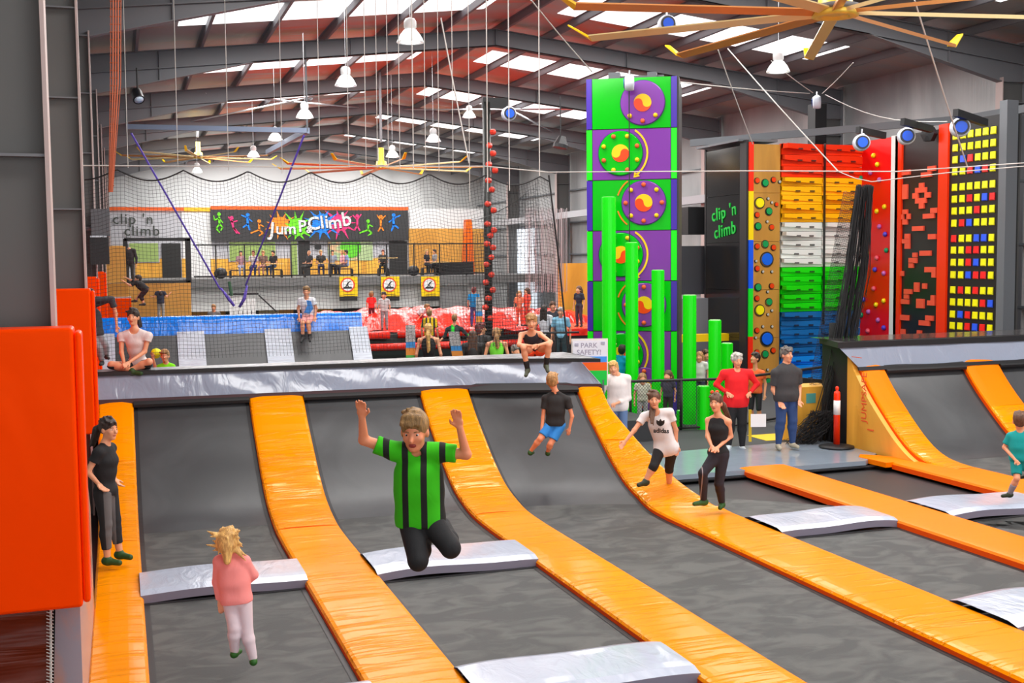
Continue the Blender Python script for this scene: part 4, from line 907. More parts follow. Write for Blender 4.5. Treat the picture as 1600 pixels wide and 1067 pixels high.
# loudspeakers on the third column
t = thing('loudspeaker', 'large black loudspeaker mounted on the side column above the orange pads', 'speaker', tuple(D(156, 365, 23.2))); s = 23.2/1800
mb = MB(); mb.box(-15*s, 13*s, -.2, .25, -48*s, -5*s); mb.build('lower_cabinet', M_black, t)
mb = MB(); mb.box(-12*s, 15*s, -.15, .25, -4*s, 38*s); mb.build('upper_cabinet', mat('speaker_grey', (.1, .1, .11), .4), t)
mb = MB(); mb.box(-14*s, 10*s, -.22, .2, -6*s, -3.5*s); mb.build('shelf_plate', M_chrome, t)
mb = MB(); mb.tube([(-2.0, .1, .1), (0, .1, .1)], .04, 6); mb.build('wall_arm', M_steeldk, t)
# right side far wall details
mb = MB(); a = XP(882, 400, 23); mb.box(22.6, 22.9, a.y-.25, a.y+.25, .5, 5.6); tag(mb.build('orange_upright', simple((.95, .16, .01), .4)), 'thin orange upright beside the grey column left of the tower', 'post')
a, b = XP(882, 430, 21.5), XP(920, 430, 21.5); mb = MB(); mb.box(16.0, 18.4, 41.5, 41.6, -.1, 3.2)
o = mb.build('plywood_screen', M_ply); tag(o, 'blank golden plywood screen left of the green tower', 'screen')
mb = MB(); a = XP(815, 400, 23); mb.box(22.9, 23.15, a.y-2.2, a.y+.9, .2, 5.2); structure(mb.build('window_30', mat('bright_doorway', (.85, .92, 1), .4, emit=.9)))
# black climbing pole with red holds
p = D(762.5, 400, 28); t = thing('climbing_pole', 'tall black pole studded with red cup-shaped holds', 'climbing pole', (p.x, p.y, -.05))
s = 28/1800
mb = MB(); mb.lathe([(6.3*s, 0), (6.3*s, 7.2)], (0, 0, 0), (0, 0, 1), 16); mb.build('pole_shaft', mat('pole_black', (.02, .022, .02), .4), t, True)
mb = MB(); mb.box(-6.5*s, 36*s, -.06, .06, 7.05, 7.3); mb.build('top_arm', M_black, t)
for x, y in ((766, 208), (758, 229), (767, 241), (758, 258), (771, 267), (758, 283), (766, 297), (758, 319), (770, 329), (758, 350), (771, 360), (765, 368), (758, 381), (770, 387), (767, 402), (758, 413), (768, 429), (757, 441), (771, 453), (762, 466), (768, 497), (757, 480)):
    q = D(x, y, 28)-t.location; mb = MB(); dx = 1 if x > 763 else -1
    mb.lathe([(.075, -.02), (.07, .07), (.03, .1)], (q.x-dx*.03, -.06, q.z), (dx*.7, -.7, 0), 8); mb.build('cup_hold', simple((.9, .06, .03), .4), t)
# background court equipment right of tower
mb = MB(); p = D(1082, 340, 34); mb.box(p.x-.3, p.x+.5, p.y-.3, p.y+.3, p.z-.5, p.z+.3); tag(mb.build('loudspeaker', M_black), 'black speaker cluster on the far wall between the two towers', 'speaker')
mb = MB(); a, b = D(1068, 620, 33), D(1110, 500, 33); mb.box(a.x-.5, a.x+1.2, a.y, a.y+.4, -.1, 2.2); tag(mb.build('padded_barrier', mat('grey_fabric', (.22, .23, .26), .6)), 'grey padded barrier seen between the green posts', 'barrier')
mb = MB(); mb.box(a.x-.7, a.x+1.6, a.y-1.2, a.y-.9, 1.05, 1.25); tag(mb.build('yellow_cushion', M_yel), 'yellow cushion on the barrier between the green posts', 'cushion')
mb = MB(); mb.box(a.x-.5, a.x+1.6, a.y+.5, a.y+3, 2.3, 3.7); tag(mb.build('dark_enclosure', mat('enclosure_grey', (.05, .05, .06), .6)), 'dark upper enclosure behind the barrier, between tower and black panels', 'enclosure')

t = thing('bungee_harness', 'purple bungee harness hanging open between the two straps', 'harness', tuple(D(370, 470, 36))); b0 = t.location.copy()
for q0, q1 in (((345, 450), (366, 478)), ((386, 446), (374, 480))): mb = MB(); mb.tube([D(*q0, 36)-b0, D((q0[0]+q1[0])/2+2, (q0[1]+q1[1])/2+3, 36)-b0, D(*q1, 36)-b0], [.03, .055, .04], 8); mb.build('leg_loop', M_strap_, t, True)
mb = MB(); mb.tube([D(358, 440, 36)-b0, D(362, 462, 36)-b0], .05, 6); mb.build('spreader', simple((.03, .12, .05)), t)
# ================================================================== UNDER THE ROOF
def lamp(px, py, w, label):
    p = D(px, py, w); t_ = thing('high_bay_light', label, 'ceiling light', tuple(p), 0, 'hanging bell-shaped lights'); 
    mb = MB(); mb.lathe([(.08, .10), (.11, .09), (.18, .0), (.235, -.11), (.24, -.125), (.23, -.12)], (0, 0, 0), (0, 0, 1), 24); mb.build('reflector_bell', mat('lit_acrylic', (.8, .85, .85), .3, emit=.55), t_, True)
    mb = MB(); mb.lathe([(.02, .3), (.08, .28), (.11, .23), (.11, .13), (.08, .1)], (0, 0, 0), (0, 0, 1), 16); mb.build('ballast_housing', M_white, t_, True)
    mb = MB(); mb.lathe([(.215, -.105), (.14, -.13), (.02, -.14)], (0, 0, 0), (0, 0, 1), 20); mb.build('lens', mat('lit_lens', (1, 1, .97), .3, emit=5), t_, True)
    mb = MB(); mb.tube([(0, 0, .28), (0, 0, max(.5, roof_z(p.x)-p.z-.3))], .006, 5); mb.build('drop_cable', M_chrome, t_)
lamp(641, 55, 20, 'nearest bell light, hanging high left of the roof ridge'); lamp(540, 125, 25, 'second bell light in the row behind the nearest one'); lamp(476, 177, 31, 'third bell light in the row, above the blue beam end')
lamp(430, 213, 36.5, 'fourth bell light in the row, over the blue beam'); lamp(677, 215, 36, 'bell light beside the black climbing pole'); lamp(613, 240, 41, 'bell light beside the hub of the far ceiling fan')
lamp(308, 265, 50, 'bell light low over the grey office sign'); lamp(1216, 103, 23.5, 'bell light under the blades of the big ceiling fan'); lamp(396, 240, 43, 'small far bell light beside the blue beam bracket'); lamp(733, 178, 40, 'far bell light just left of the black pole top')
M_fan = mat('fan_blade_brass', (.62, .25, .07), .3, .4); M_fanl = mat('fan_blade_light', (.8, .62, .3), .3, .3)
def fan(c, r, label, a0=.0, mb_=M_fan, tip=M_yel):
    t_ = thing('ceiling_fan', label, 'ceiling fan', tuple(c))
    mb = MB(); mb.lathe([(.1, .7), (.1, .25), (.18, .22), (.2, .05), (.25, .0), (.26, -.04), (.16, -.05), (.14, -.02), (.05, -.03)], (0, 0, 0), (0, 0, 1), 24); mb.build('hub', mat('fan_hub_yellow', (.85, .6, .08), .35, .2), t_, True)
    mb = MB(); mb.tube([(0, 0, .9), (0, 0, roof_z(c.x)-c.z-.2)], .05, 8); mb.build('drop_rod', M_steeldk, t_)
    mb = MB(); mb.lathe([(.24, .02), (.28, .07), (.2, .09)], (0, 0, 0), (0, 0, 1), 24); mb.build('hub_ring', M_steeldk, t_, True)
    for k in range(10):
        a = a0+2*math.pi*k/10; d = Vector((math.cos(a), math.sin(a), 0)); n = Vector((-d.y, d.x, 0)); 
        mb = MB(); w = .06; P = []
        for q, zz in ((d*.2, .02), (d*r, -.02)):
            P.append([q-n*w+Vector((0, 0, -.03)), q+n*w+Vector((0, 0, .02)), q+n*w+Vector((0, 0, .035)), q-n*w+Vector((0, 0, .015))])
        mb.hexa(P[0]+P[1]); bl = mb.build('blade', mb_ if k % 2 else M_fanl, t_)
        mb = MB(); q0, q1 = d*r, d*(r+.28)+Vector((0, 0, .17)); mb.hexa([q0-n*w-Vector((0, 0, .03)), q0+n*w, q0+n*w+Vector((0, 0, .03)), q0-n*w, q1-n*w*.5, q1+n*w*.9, q1+n*w*.9+Vector((0, 0, .02)), q1-n*w*.5+Vector((0, 0, .02))]); mb.build('winglet', tip, bl)
fan(D(1305, 20, 13.0), 3.0, 'huge brass-coloured ceiling fan near the camera, ten long blades', -.17)
fan(D(596, 262, 41), 3.6, 'far ceiling fan with yellow tips beside the black pole', .3)
fan(D(310, 246, 52), 3.3, 'farthest ceiling fan with yellow tips over the offices', .1)
# floodlight
t = thing('stage_light', 'small black stage light clamped to the second rafter', 'spotlight', tuple(D(215, 150, 25)))
mb = MB(); mb.lathe([(.1, .16), (.12, .1), (.12, -.1), (.13, -.12), (.1, -.12)], (0, 0, 0), (-.2, .6, .75), 14); mb.build('lamp_body', M_black, t, True)
mb = MB(); mb.lathe([(.1, -.121), (.02, -.125)], (0, 0, 0), (-.2, .6, .75), 14); mb.build('lamp_lens', mat('cool_lens', (.7, .85, 1), .2), t, True)
mb = MB(); mb.tube([(0, 0, .1), (0, 0, .6)], .02, 6); mb.build('clamp_rod', M_black, t)
t = thing('stage_light', 'small black spotlight under the rafter between pole and tower', 'spotlight', tuple(D(876, 226, 34)))
mb = MB(); mb.lathe([(.1, .25), (.22, .0), (.22, -.1)], (0, 0, 0), (.2, 0, 1), 10); mb.build('lamp_body', M_black, t); mb = MB(); mb.tube([(0, 0, .2), (0, 0, 1.4)], .02, 5); mb.build('clamp_rod', M_black, t)
# blue bungee beam with straps
t = thing('bungee_beam', 'blue-grey steel beam of the bungee jump rig under the roof', 'beam', tuple(D(340, 200, 33))); b0 = t.location.copy()
A, B_, C_ = D(198, 198, 33), D(480, 204, 33), D(418, 238, 40)
mb = MB(); mb.bar(A-b0, B_-b0, .12, .14); mb.build('main_beam', mat('blue_grey_beam', (.22, .27, .38), .4), t)
mb = MB(); mb.bar(B_-b0, C_-b0, .14, .16); mb.build('side_arm', MATS['blue_grey_beam'], t)
for p in (A, B_): mb = MB(); mb.tube([p-b0, Vector((p.x, p.y, roof_z(p.x)-.3))-b0], .03, 6); mb.build('hanger', M_steel, t)
M_strap = M_strap_
for q0, q1, lab in (((205, 208), (344, 452), 'purple bungee strap from the near end of the blue beam'), ((475, 212), (384, 446), 'purple bungee strap from the outer end of the blue beam')):
    mb = MB(); mb.tube([D(*q0, 33), D(*q1, 36)], .03, 5); tag(mb.build('bungee_strap', M_strap), lab, 'strap')
# suspension wires holding the netting
wires = [(200, 235, 262), (278, 140, 262), (357, 150, 266), (441, 150, 271), (545, 110, 262), (572, 120, 263), (607, 150, 262), (646, 95, 264), (665, 60, 266), (686, 28, 268), (708, 30, 265), (734, 25, 315), (762, 0, 300), (796, 0, 298), (843, 0, 275), (500, 130, 268), (590, 90, 262), (625, 100, 264)]
wlab = ['first from the orange cable ladder', 'hanging over the bell light nearest the office sign', 'passing above the left part of the blue beam', 'passing just before the outer third of the blue beam', 'between the second bell light and the far fan hub', 'close behind the wire left of the fan hub', 'right beside the far fan hub', 'dropping just below the nearest bell light',
 'just right of the nearest bell light', 'near the slanting rope top', 'near the middle of the slanting rope', 'between the slanting rope and the black pole', 'running straight down onto the black pole', 'thicker one just past the black pole', 'thicker one over the loose net fold', 'between the fourth bell light and the second', 'left of the far fan hub, very thin', 'left of the nearest bell light, very thin']
for i, (x, y0, y1) in enumerate(wires):
    a, b = D(x, y1, 18.1), None; h = roof_z(a.x)-.35
    mb = MB(); mb.tube([a, (a.x+.02, a.y, h)], .0085 if i in (7, 12, 13, 14) else .006, 4); o = mb.build('suspension_wire', M_rope); tag(o, 'pale vertical net wire '+wlab[i], 'wire', 'wires carrying the net')
ropes = [((689, 28), (733, 255), 19, 19, 'long slanting pale rope from the roof down to the net top'), ((830, 0), (925, 112), 22, 24.6, 'slanting rope from the roof to the tower top corner'),
         ((1429, 0), (1512, 262), 17, 20, 'slanting rope crossing before the wall of coloured squares'), ((1122, 78), (1176, 225), 25, 27.5, 'slanting rope down to the black panelled tower'), ((1137, 76), (1310, 268), 25, 22, 'long diagonal rope to the gathered black net'),
         ((1205, 95), (1270, 145), 28, 32, 'short chain to the free-standing dark column'), ((1333, 98), (1285, 146), 28, 32, 'chain from the roof to the free-standing dark column, fan side'), ((1060, 128), (1265, 146), 26, 32, 'rope from the tower top to the dark column'), ((1290, 148), (1480, 190), 32, 26, 'sagging rope from the dark column to the side walls')]
for q0, q1, w0, w1, lab in ropes:
    A, B_ = D(*q0, w0), D(*q1, w1); mb = MB(); P = [A.lerp(B_, k/8)-Vector((0, 0, .25*math.sin(math.pi*k/8)*(1 if 'sag' in lab else .1))) for k in range(9)]
    mb.tube(P, .013, 5); tag(mb.build('pale_rope', M_rope), lab, 'rope')
A, B_ = D(-30, 262, 18.8), D(1620, 262, 18.8); A = Vector((-1.3, 18.1, 4.78))
mb = MB(); mb.tube([A, (2.5, 18.1, 4.82), (5.7, 18.1, 4.88), (6.8, 18.1, 4.8), D(1180, 267, 18.5), D(1400, 268, 19.5), D(1640, 252, 19.5)], .009, 4); tag(mb.build('catenary_cable', M_rope), 'thin horizontal cable the nets hang from, right across the hall', 'cable')
mb = MB(); mb.tube([D(1310, 268, 22), D(1335, 278, 21), D(1362, 284, 21), D(1480, 270, 20.5), D(1620, 258, 20)], .009, 4); tag(mb.build('catenary_cable', M_rope), 'second cable that carries the gathered black net', 'cable')
# ---- big black net behind the long ramp
NX0, NX1, NY = -.45, 7.3, 18.08
def ntop(x): f = (x % .95)/.95; return 4.74-.16*math.sin(math.pi*f)-(0 if x < 6 else (x-6)*.02)
def nxr(z): return 6.80+.30*max(0, (4.8-z)/2.6)
mb = MB(); step = .057
n = int((nxr(2)-NX0)/step)
for i in range(n+1):
    u = i/n; P = []
    for k in range(9):
        z = 1.9+(ntop(NX0+(6.8-NX0)*u)-1.9)*k/8; x = NX0+(nxr(z)-NX0)*u
        P.append((x+.01*math.sin(k*1.3+i*.3), NY+.06*math.sin(x*2.2+k*.6)+.05*math.sin(k), z))
    mb.tube(P, .0025, 3, False)
for j in range(int(2.9/step)):
    z = 1.95+j*step; P = []
    for k in range(41):
        x = NX0+(nxr(z)-NX0)*k/40; zz = z+.012*math.sin(x*4.1)+(z-1.9)/2.9*(ntop(x)-4.74); P.append((x, NY+.06*math.sin(x*2.2+(z-1.9)*1.65)+.05*math.sin((z-1.9)*2.7), zz))
    mb.tube(P, .0025, 3, False)
t = thing('safety_net', 'big black safety net hung behind the long ramp, wavy along its top', 'net', (0, 0, 0))
mb.build('net_mesh', M_net, t)
mb = MB(); P = [(NX0+(6.8-NX0)*k/140, NY, ntop(NX0+(6.8-NX0)*k/140)) for k in range(141)]; mb.tube(P, .011, 5); mb.build('border_cord', M_black, t)
mb = MB(); mb.tube([(6.80, NY, 4.75), (6.95, NY, 3.5), (7.12, NY, 1.85)], .016, 5); mb.build('edge_cord', M_black, t)
# a second, lower fold of net by the black pole
mb = MB(); F_ = []
for i in range(26):
    x = 5.4+1.35*i/25; f = i/25; zt = 4.0+.72*f**2-.25*math.sin(math.pi*min(1, f*2.2) if f < .45 else 0)
    mb.tube([(x+.02*math.sin(k*.8), NY+.35+.1*math.sin(x*6+k*.5), 1.9+(zt-1.9)*k/8) for k in range(9)], .004, 3, False)
for j in range(44):
    z = 1.95+j*.06; mb.tube([(5.4+1.35*k/14, NY+.35+.1*math.sin((5.4+1.35*k/14)*6+(z-1.9)*1.5), min(z, 4.0+.72*(k/14)**2)) for k in range(15)], .004, 3, False)
tag(mb.build('net_fold', M_net), 'loose second fold of black net between the pole and the net edge', 'net')
# gathered black net by the small ramp
t = thing('gathered_net', 'black net bunched into a hanging column beside the small ramp', 'net', tuple(D(1300, 700, 20.9))); b0 = t.location.copy()
mb = MB(); rg = random.Random(3)
for i in range(120):
    a = rg.random(); r2 = rg.random()
    top = (1338+26*a, 288+4*rg.random(), 21.2+.3*r2); mid = (1318+38*a+rg.uniform(-4, 4), 430, 21.1+.35*r2); low = (1298+34*a+rg.uniform(-4, 4), 560, 20.9+.4*r2); bot = (1262+58*a+rg.uniform(-6, 6), 690+8*rg.random(), 20.8+.5*r2)
    ks = [top, mid, low, bot]; P = []
    for k in range(10):
        f = k/9*3; i0 = min(2, int(f)); g_ = f-i0; q = [ks[i0][c]+(ks[i0+1][c]-ks[i0][c])*(g_*g_*(3-2*g_)) for c in range(3)]
        P.append(D(q[0]+rg.uniform(-1.6, 1.6), q[1], q[2])-b0)
    mb.tube(P, rg.uniform(.004, .010), 3, False)
mb.build('net_bundle', M_net, t)
mb = MB()
def q4(u, v): x = 1290+0*u; L = (1328-58*v+0*u, 300+330*v); W_ = 30+6*v; return D(L[0]+W_*u-10, L[1], 21.4+.1*math.sin(u*9+v*4))-b0
for i in range(22): mb.tube([q4(i/21, k/10) for k in range(11)], .004, 3, False)
for j in range(90): mb.tube([q4(k/8, j/89)+Vector((0, 0, .015*math.sin(k*2))) for k in range(9)], .004, 3, False)
mb.build('net_flap', M_net, t)
mb = MB()
for i in range(150):
    a = rg.random(); x0 = 1262+42*a
    P = [D(x0+rg.uniform(-8, 8)-6*k+8, 640+7*k*1.1+4*rg.random(), 20.5+.3*rg.random())-b0 for k in range(8)]; mb.tube(P, .004, 3, False)
mb.build('net_skirt', M_net, t)
mb = MB(); mb.tube([D(1306, 505+k*28, 21.0+.02*k)-b0+Vector((.0, .1, 0)) for k in range(7)], [.06, .08, .12, .15, .18, .2, .2], 10); mb.build('net_core', mat('dense_net', (.008, .009, .009), .9), t, True)
# orange cable ladder strip up the side
t = thing('cable_ladder', 'orange rung strip climbing the side wall up to the roof', 'cable ladder', tuple(D(178, 130, 15.2))); b0 = t.location.copy()
for k in range(5):
    mb = MB(); x0 = 173+4*k; mb.tube([D(x0, -20, 15.2)-b0, D(x0-.5, 130, 15.2)-b0, D(170+1.5*k, 300, 15.2)-b0], .012 if 0 < k < 4 else .006, 4); mb.build('rail_cord', simple((.5, .1, .03)), t)
for j in range(26):
    y = -10+j*12; mb = MB(); mb.tube([D(171.5, y, 15.2)-b0, D(190-max(0, y)*.04, y, 15.2)-b0], .007, 4); mb.build('rung', simple((.45, .12, .05)), t)
# drape of pale net on the right wall
mb = MB()
for i in range(40):
    x0 = 822+1.6*i; mb.tube([D(x0+math.sin(i)*1.5, 325+130*k/6+(i % 3), 44+.5*math.sin(i*1.7)) for k in range(7)], .016, 3, False)
tag(mb.build('pale_net_drape', mat('grey_net', (.35, .35, .36), .7)), 'pale grey net drape hanging by the bright doorway', 'net')
# ================================================================== PEOPLE
def _c(px, py, pz, a, b, ra, rb):
    """signed distance to a cone-capped capsule (tapering limb)"""
    ba = b-a; l2 = float(ba@ba); X, Y, Z = px-a[0], py-a[1], pz-a[2]
    h = np.clip((X*ba[0]+Y*ba[1]+Z*ba[2])/max(l2, 1e-9), 0, 1)
    return np.sqrt((X-ba[0]*h)**2+(Y-ba[1]*h)**2+(Z-ba[2]*h)**2)-(ra+(rb-ra)*h)
def _e(px, py, pz, c, r, R):
    X, Y, Z = px-c[0], py-c[1], pz-c[2]
    u = (X*R[0][0]+Y*R[0][1]+Z*R[0][2])/r[0]; v = (X*R[1][0]+Y*R[1][1]+Z*R[1][2])/r[1]; w = (X*R[2][0]+Y*R[2][1]+Z*R[2][2])/r[2]
    k0 = np.sqrt(u*u+v*v+w*w); k1 = np.sqrt((u/r[0])**2+(v/r[1])**2+(w/r[2])**2)+1e-9
    return k0*(k0-1)/k1
class SDF:
    """prims: ('c',a,b,ra,rb,k[,cap]) limbs and ('e',c,r,R,k) ellipsoids, softly joined"""
    def __init__(s): s.P = []; s.cut = []
    def limb(s, a, b, ra, rb, k=.02, cap=None): s.P.append(('c', np.array(a, float), np.array(b, float), ra, rb, k, cap)); return s
    def ell(s, c, r, R=None, k=.02): s.P.append(('e', np.array(c, float), r, np.eye(3) if R is None else R, k)); return s
    def bounds(s, p):
        if p[0] == 'c': lo = np.minimum(p[1]-p[3], p[2]-p[4]); hi = np.maximum(p[1]+p[3], p[2]+p[4])
        else: m = max(p[2]); lo = p[1]-m; hi = p[1]+m
        return lo, hi
    def mesh(s, h):
        L = np.min([s.bounds(p)[0] for p in s.P], 0)-3*h; H = np.max([s.bounds(p)[1] for p in s.P], 0)+3*h
        n = np.ceil((H-L)/h).astype(int)+1; F = np.full(n, 1.0, np.float32)
        ax = [L[i]+h*np.arange(n[i]) for i in range(3)]
        for p in s.P:
            k = p[5] if p[0] == 'c' else p[4]; lo, hi = s.bounds(p); m = k+2.5*h
            i0 = np.maximum(0, np.floor((lo-m-L)/h).astype(int)); i1 = np.minimum(n, np.ceil((hi+m-L)/h).astype(int)+1)
            X, Y, Z = np.meshgrid(*[ax[i][i0[i]:i1[i]] for i in range(3)], indexing='ij')
            if p[0] == 'c':
                d = _c(X, Y, Z, p[1], p[2], p[3], p[4])
                if p[6] is not None:
                    v = (p[2]-p[1])/max(1e-6, np.linalg.norm(p[2]-p[1]))
                    if 'b' in p[6]: d = np.maximum(d, (X-p[2][0])*v[0]+(Y-p[2][1])*v[1]+(Z-p[2][2])*v[2])
                    if 'a' in p[6]: d = np.maximum(d, -((X-p[1][0])*v[0]+(Y-p[1][1])*v[1]+(Z-p[1][2])*v[2]))
            else: d = _e(X, Y, Z, p[1], p[2], p[3])
            sl = tuple(slice(i0[i], i1[i]) for i in range(3)); f = F[sl]; hh = np.clip(k-np.abs(f-d), 0, None)/k
            F[sl] = np.minimum(f, d)-hh*hh*k*.25
        for q in s.cut:
            X, Y, Z = np.meshgrid(*ax, indexing='ij')
            if q[0] == 'plane': F = np.maximum(F, (X-q[1][0])*q[2][0]+(Y-q[1][1])*q[2][1]+(Z-q[1][2])*q[2][2])
            else: F = np.maximum(F, -_e(X, Y, Z, q[1], q[2], q[3]))
        return surfnet(F, L, h)
def surfnet(F, L, h):
    S = F < 0; n = F.shape
    c = np.zeros([k-1 for k in n], np.uint8)
    for a in (0, 1):
        for b in (0, 1):
            for d in (0, 1): c += S[a:n[0]-1+a, b:n[1]-1+b, d:n[2]-1+d]
    act = (c > 0) & (c < 8); I = np.argwhere(act); idx = np.full(act.shape, -1, np.int64); idx[act] = np.arange(len(I))
    acc = np.zeros((len(I), 3)); cnt = np.zeros(len(I))
    cs = [(a, b, d) for a in (0, 1) for b in (0, 1) for d in (0, 1)]
    for p in cs:
        for ax_ in range(3):
            if p[ax_]: continue
            q = list(p); q[ax_] = 1
            f0 = F[I[:, 0]+p[0], I[:, 1]+p[1], I[:, 2]+p[2]]; f1 = F[I[:, 0]+q[0], I[:, 1]+q[1], I[:, 2]+q[2]]
            m = (f0 < 0) != (f1 < 0); t = np.where(m, f0/np.where(m, f0-f1, 1), 0)
            pt = np.repeat(np.array([p], float), len(I), 0); pt[:, ax_] += t; acc += pt*m[:, None]; cnt += m
    V = L+h*(I+acc/np.maximum(cnt, 1)[:, None]); Q = []
    for ax_ in range(3):
        u, v = [(1, 2), (2, 0), (0, 1)][ax_]
        lo = [slice(None)]*3; hi = [slice(None)]*3; lo[ax_] = slice(0, n[ax_]-1); hi[ax_] = slice(1, n[ax_])
        a, b = S[tuple(lo)], S[tuple(hi)]; E = np.argwhere(a != b); E = E[(E[:, u] > 0) & (E[:, v] > 0) & (E[:, u] < n[u]-1) & (E[:, v] < n[v]-1)]
        fl = a[E[:, 0], E[:, 1], E[:, 2]]
        def g(du, dv): e = E.copy(); e[:, u] -= du; e[:, v] -= dv; return idx[e[:, 0], e[:, 1], e[:, 2]]
        q = np.stack([g(1, 1), g(0, 1), g(0, 0), g(1, 0)], 1); q[~fl] = q[~fl][:, ::-1]; Q.append(q)
    Q = np.concatenate(Q); Q = Q[(Q >= 0).all(1)]
    return V, Q
def sdf_obj(name, s, h, m, parent):
    V, Q = s.mesh(h); me = bpy.data.meshes.new(name)
    me.vertices.add(len(V)); me.vertices.foreach_set('co', V.astype(np.float32).ravel())
    me.loops.add(len(Q)*4); me.loops.foreach_set('vertex_index', Q.ravel().astype(np.int32))
    me.polygons.add(len(Q)); me.polygons.foreach_set('loop_start', np.arange(len(Q), dtype=np.int32)*4); me.polygons.foreach_set('loop_total', np.full(len(Q), 4, np.int32))
    me.polygons.foreach_set('use_smooth', np.ones(len(Q), bool)); me.materials.append(m); me.update(calc_edges=True); me.validate()
    o = bpy.data.objects.new(name, me); COL.objects.link(o); o.parent = parent; return o
def unit(v): v = np.array(v, float); return v/max(1e-9, np.linalg.norm(v))
def rotm(fwd, up):   # rows: right, forward, up
    u = unit(up); f = np.array(fwd, float); f = unit(f-u*(f@u)); return np.array([np.cross(f, u), f, u])
SKIN = mat('skin', (.80, .36, .20), .5); SKIN2 = mat('skin_flushed', (.85, .30, .15), .5)
HAIRC = {'brown': (.09, .04, .02), 'dark': (.025, .015, .012), 'blonde': (.55, .30, .09), 'fair': (.33, .17, .06), 'grey': (.42, .40, .36), 'sand': (.22, .12, .04), 'auburn': (.12, .02, .02), 'saltpepper': (.12, .11, .10)}
def cloth(c, r=.85): return mat('cloth_%02x%02x%02x' % tuple(int(min(1, v)*255) for v in c), c, r, bump=((9, 9, 5), .35, .02, 1.0))
def stripes(name, c1, c2, period, w, axis=0, ph=0.0):
    m = cloth(c1).copy(); m.name = name; nt = m.node_tree; N, L = nt.nodes, nt.links
    tc = N.new('ShaderNodeTexCoord'); sx = N.new('ShaderNodeSeparateXYZ'); L.new(tc.outputs['Object'], sx.inputs[0])
    a = N.new('ShaderNodeMath'); a.operation = 'ADD'; a.inputs[1].default_value = ph+10*period; L.new(sx.outputs[axis], a.inputs[0])
    mo = N.new('ShaderNodeMath'); mo.operation = 'MODULO'; mo.inputs[1].default_value = period; L.new(a.outputs[0], mo.inputs[0])
    lt = N.new('ShaderNodeMath'); lt.operation = 'LESS_THAN'; lt.inputs[1].default_value = w; L.new(mo.outputs[0], lt.inputs[0])
    mx = N.new('ShaderNodeMix'); mx.data_type = 'RGBA'; mx.inputs[6].default_value = (*c1, 1); mx.inputs[7].default_value = (*c2, 1); L.new(lt.outputs[0], mx.inputs[0])
    L.new(mx.outputs[2], N['Principled BSDF'].inputs['Base Color']); return m
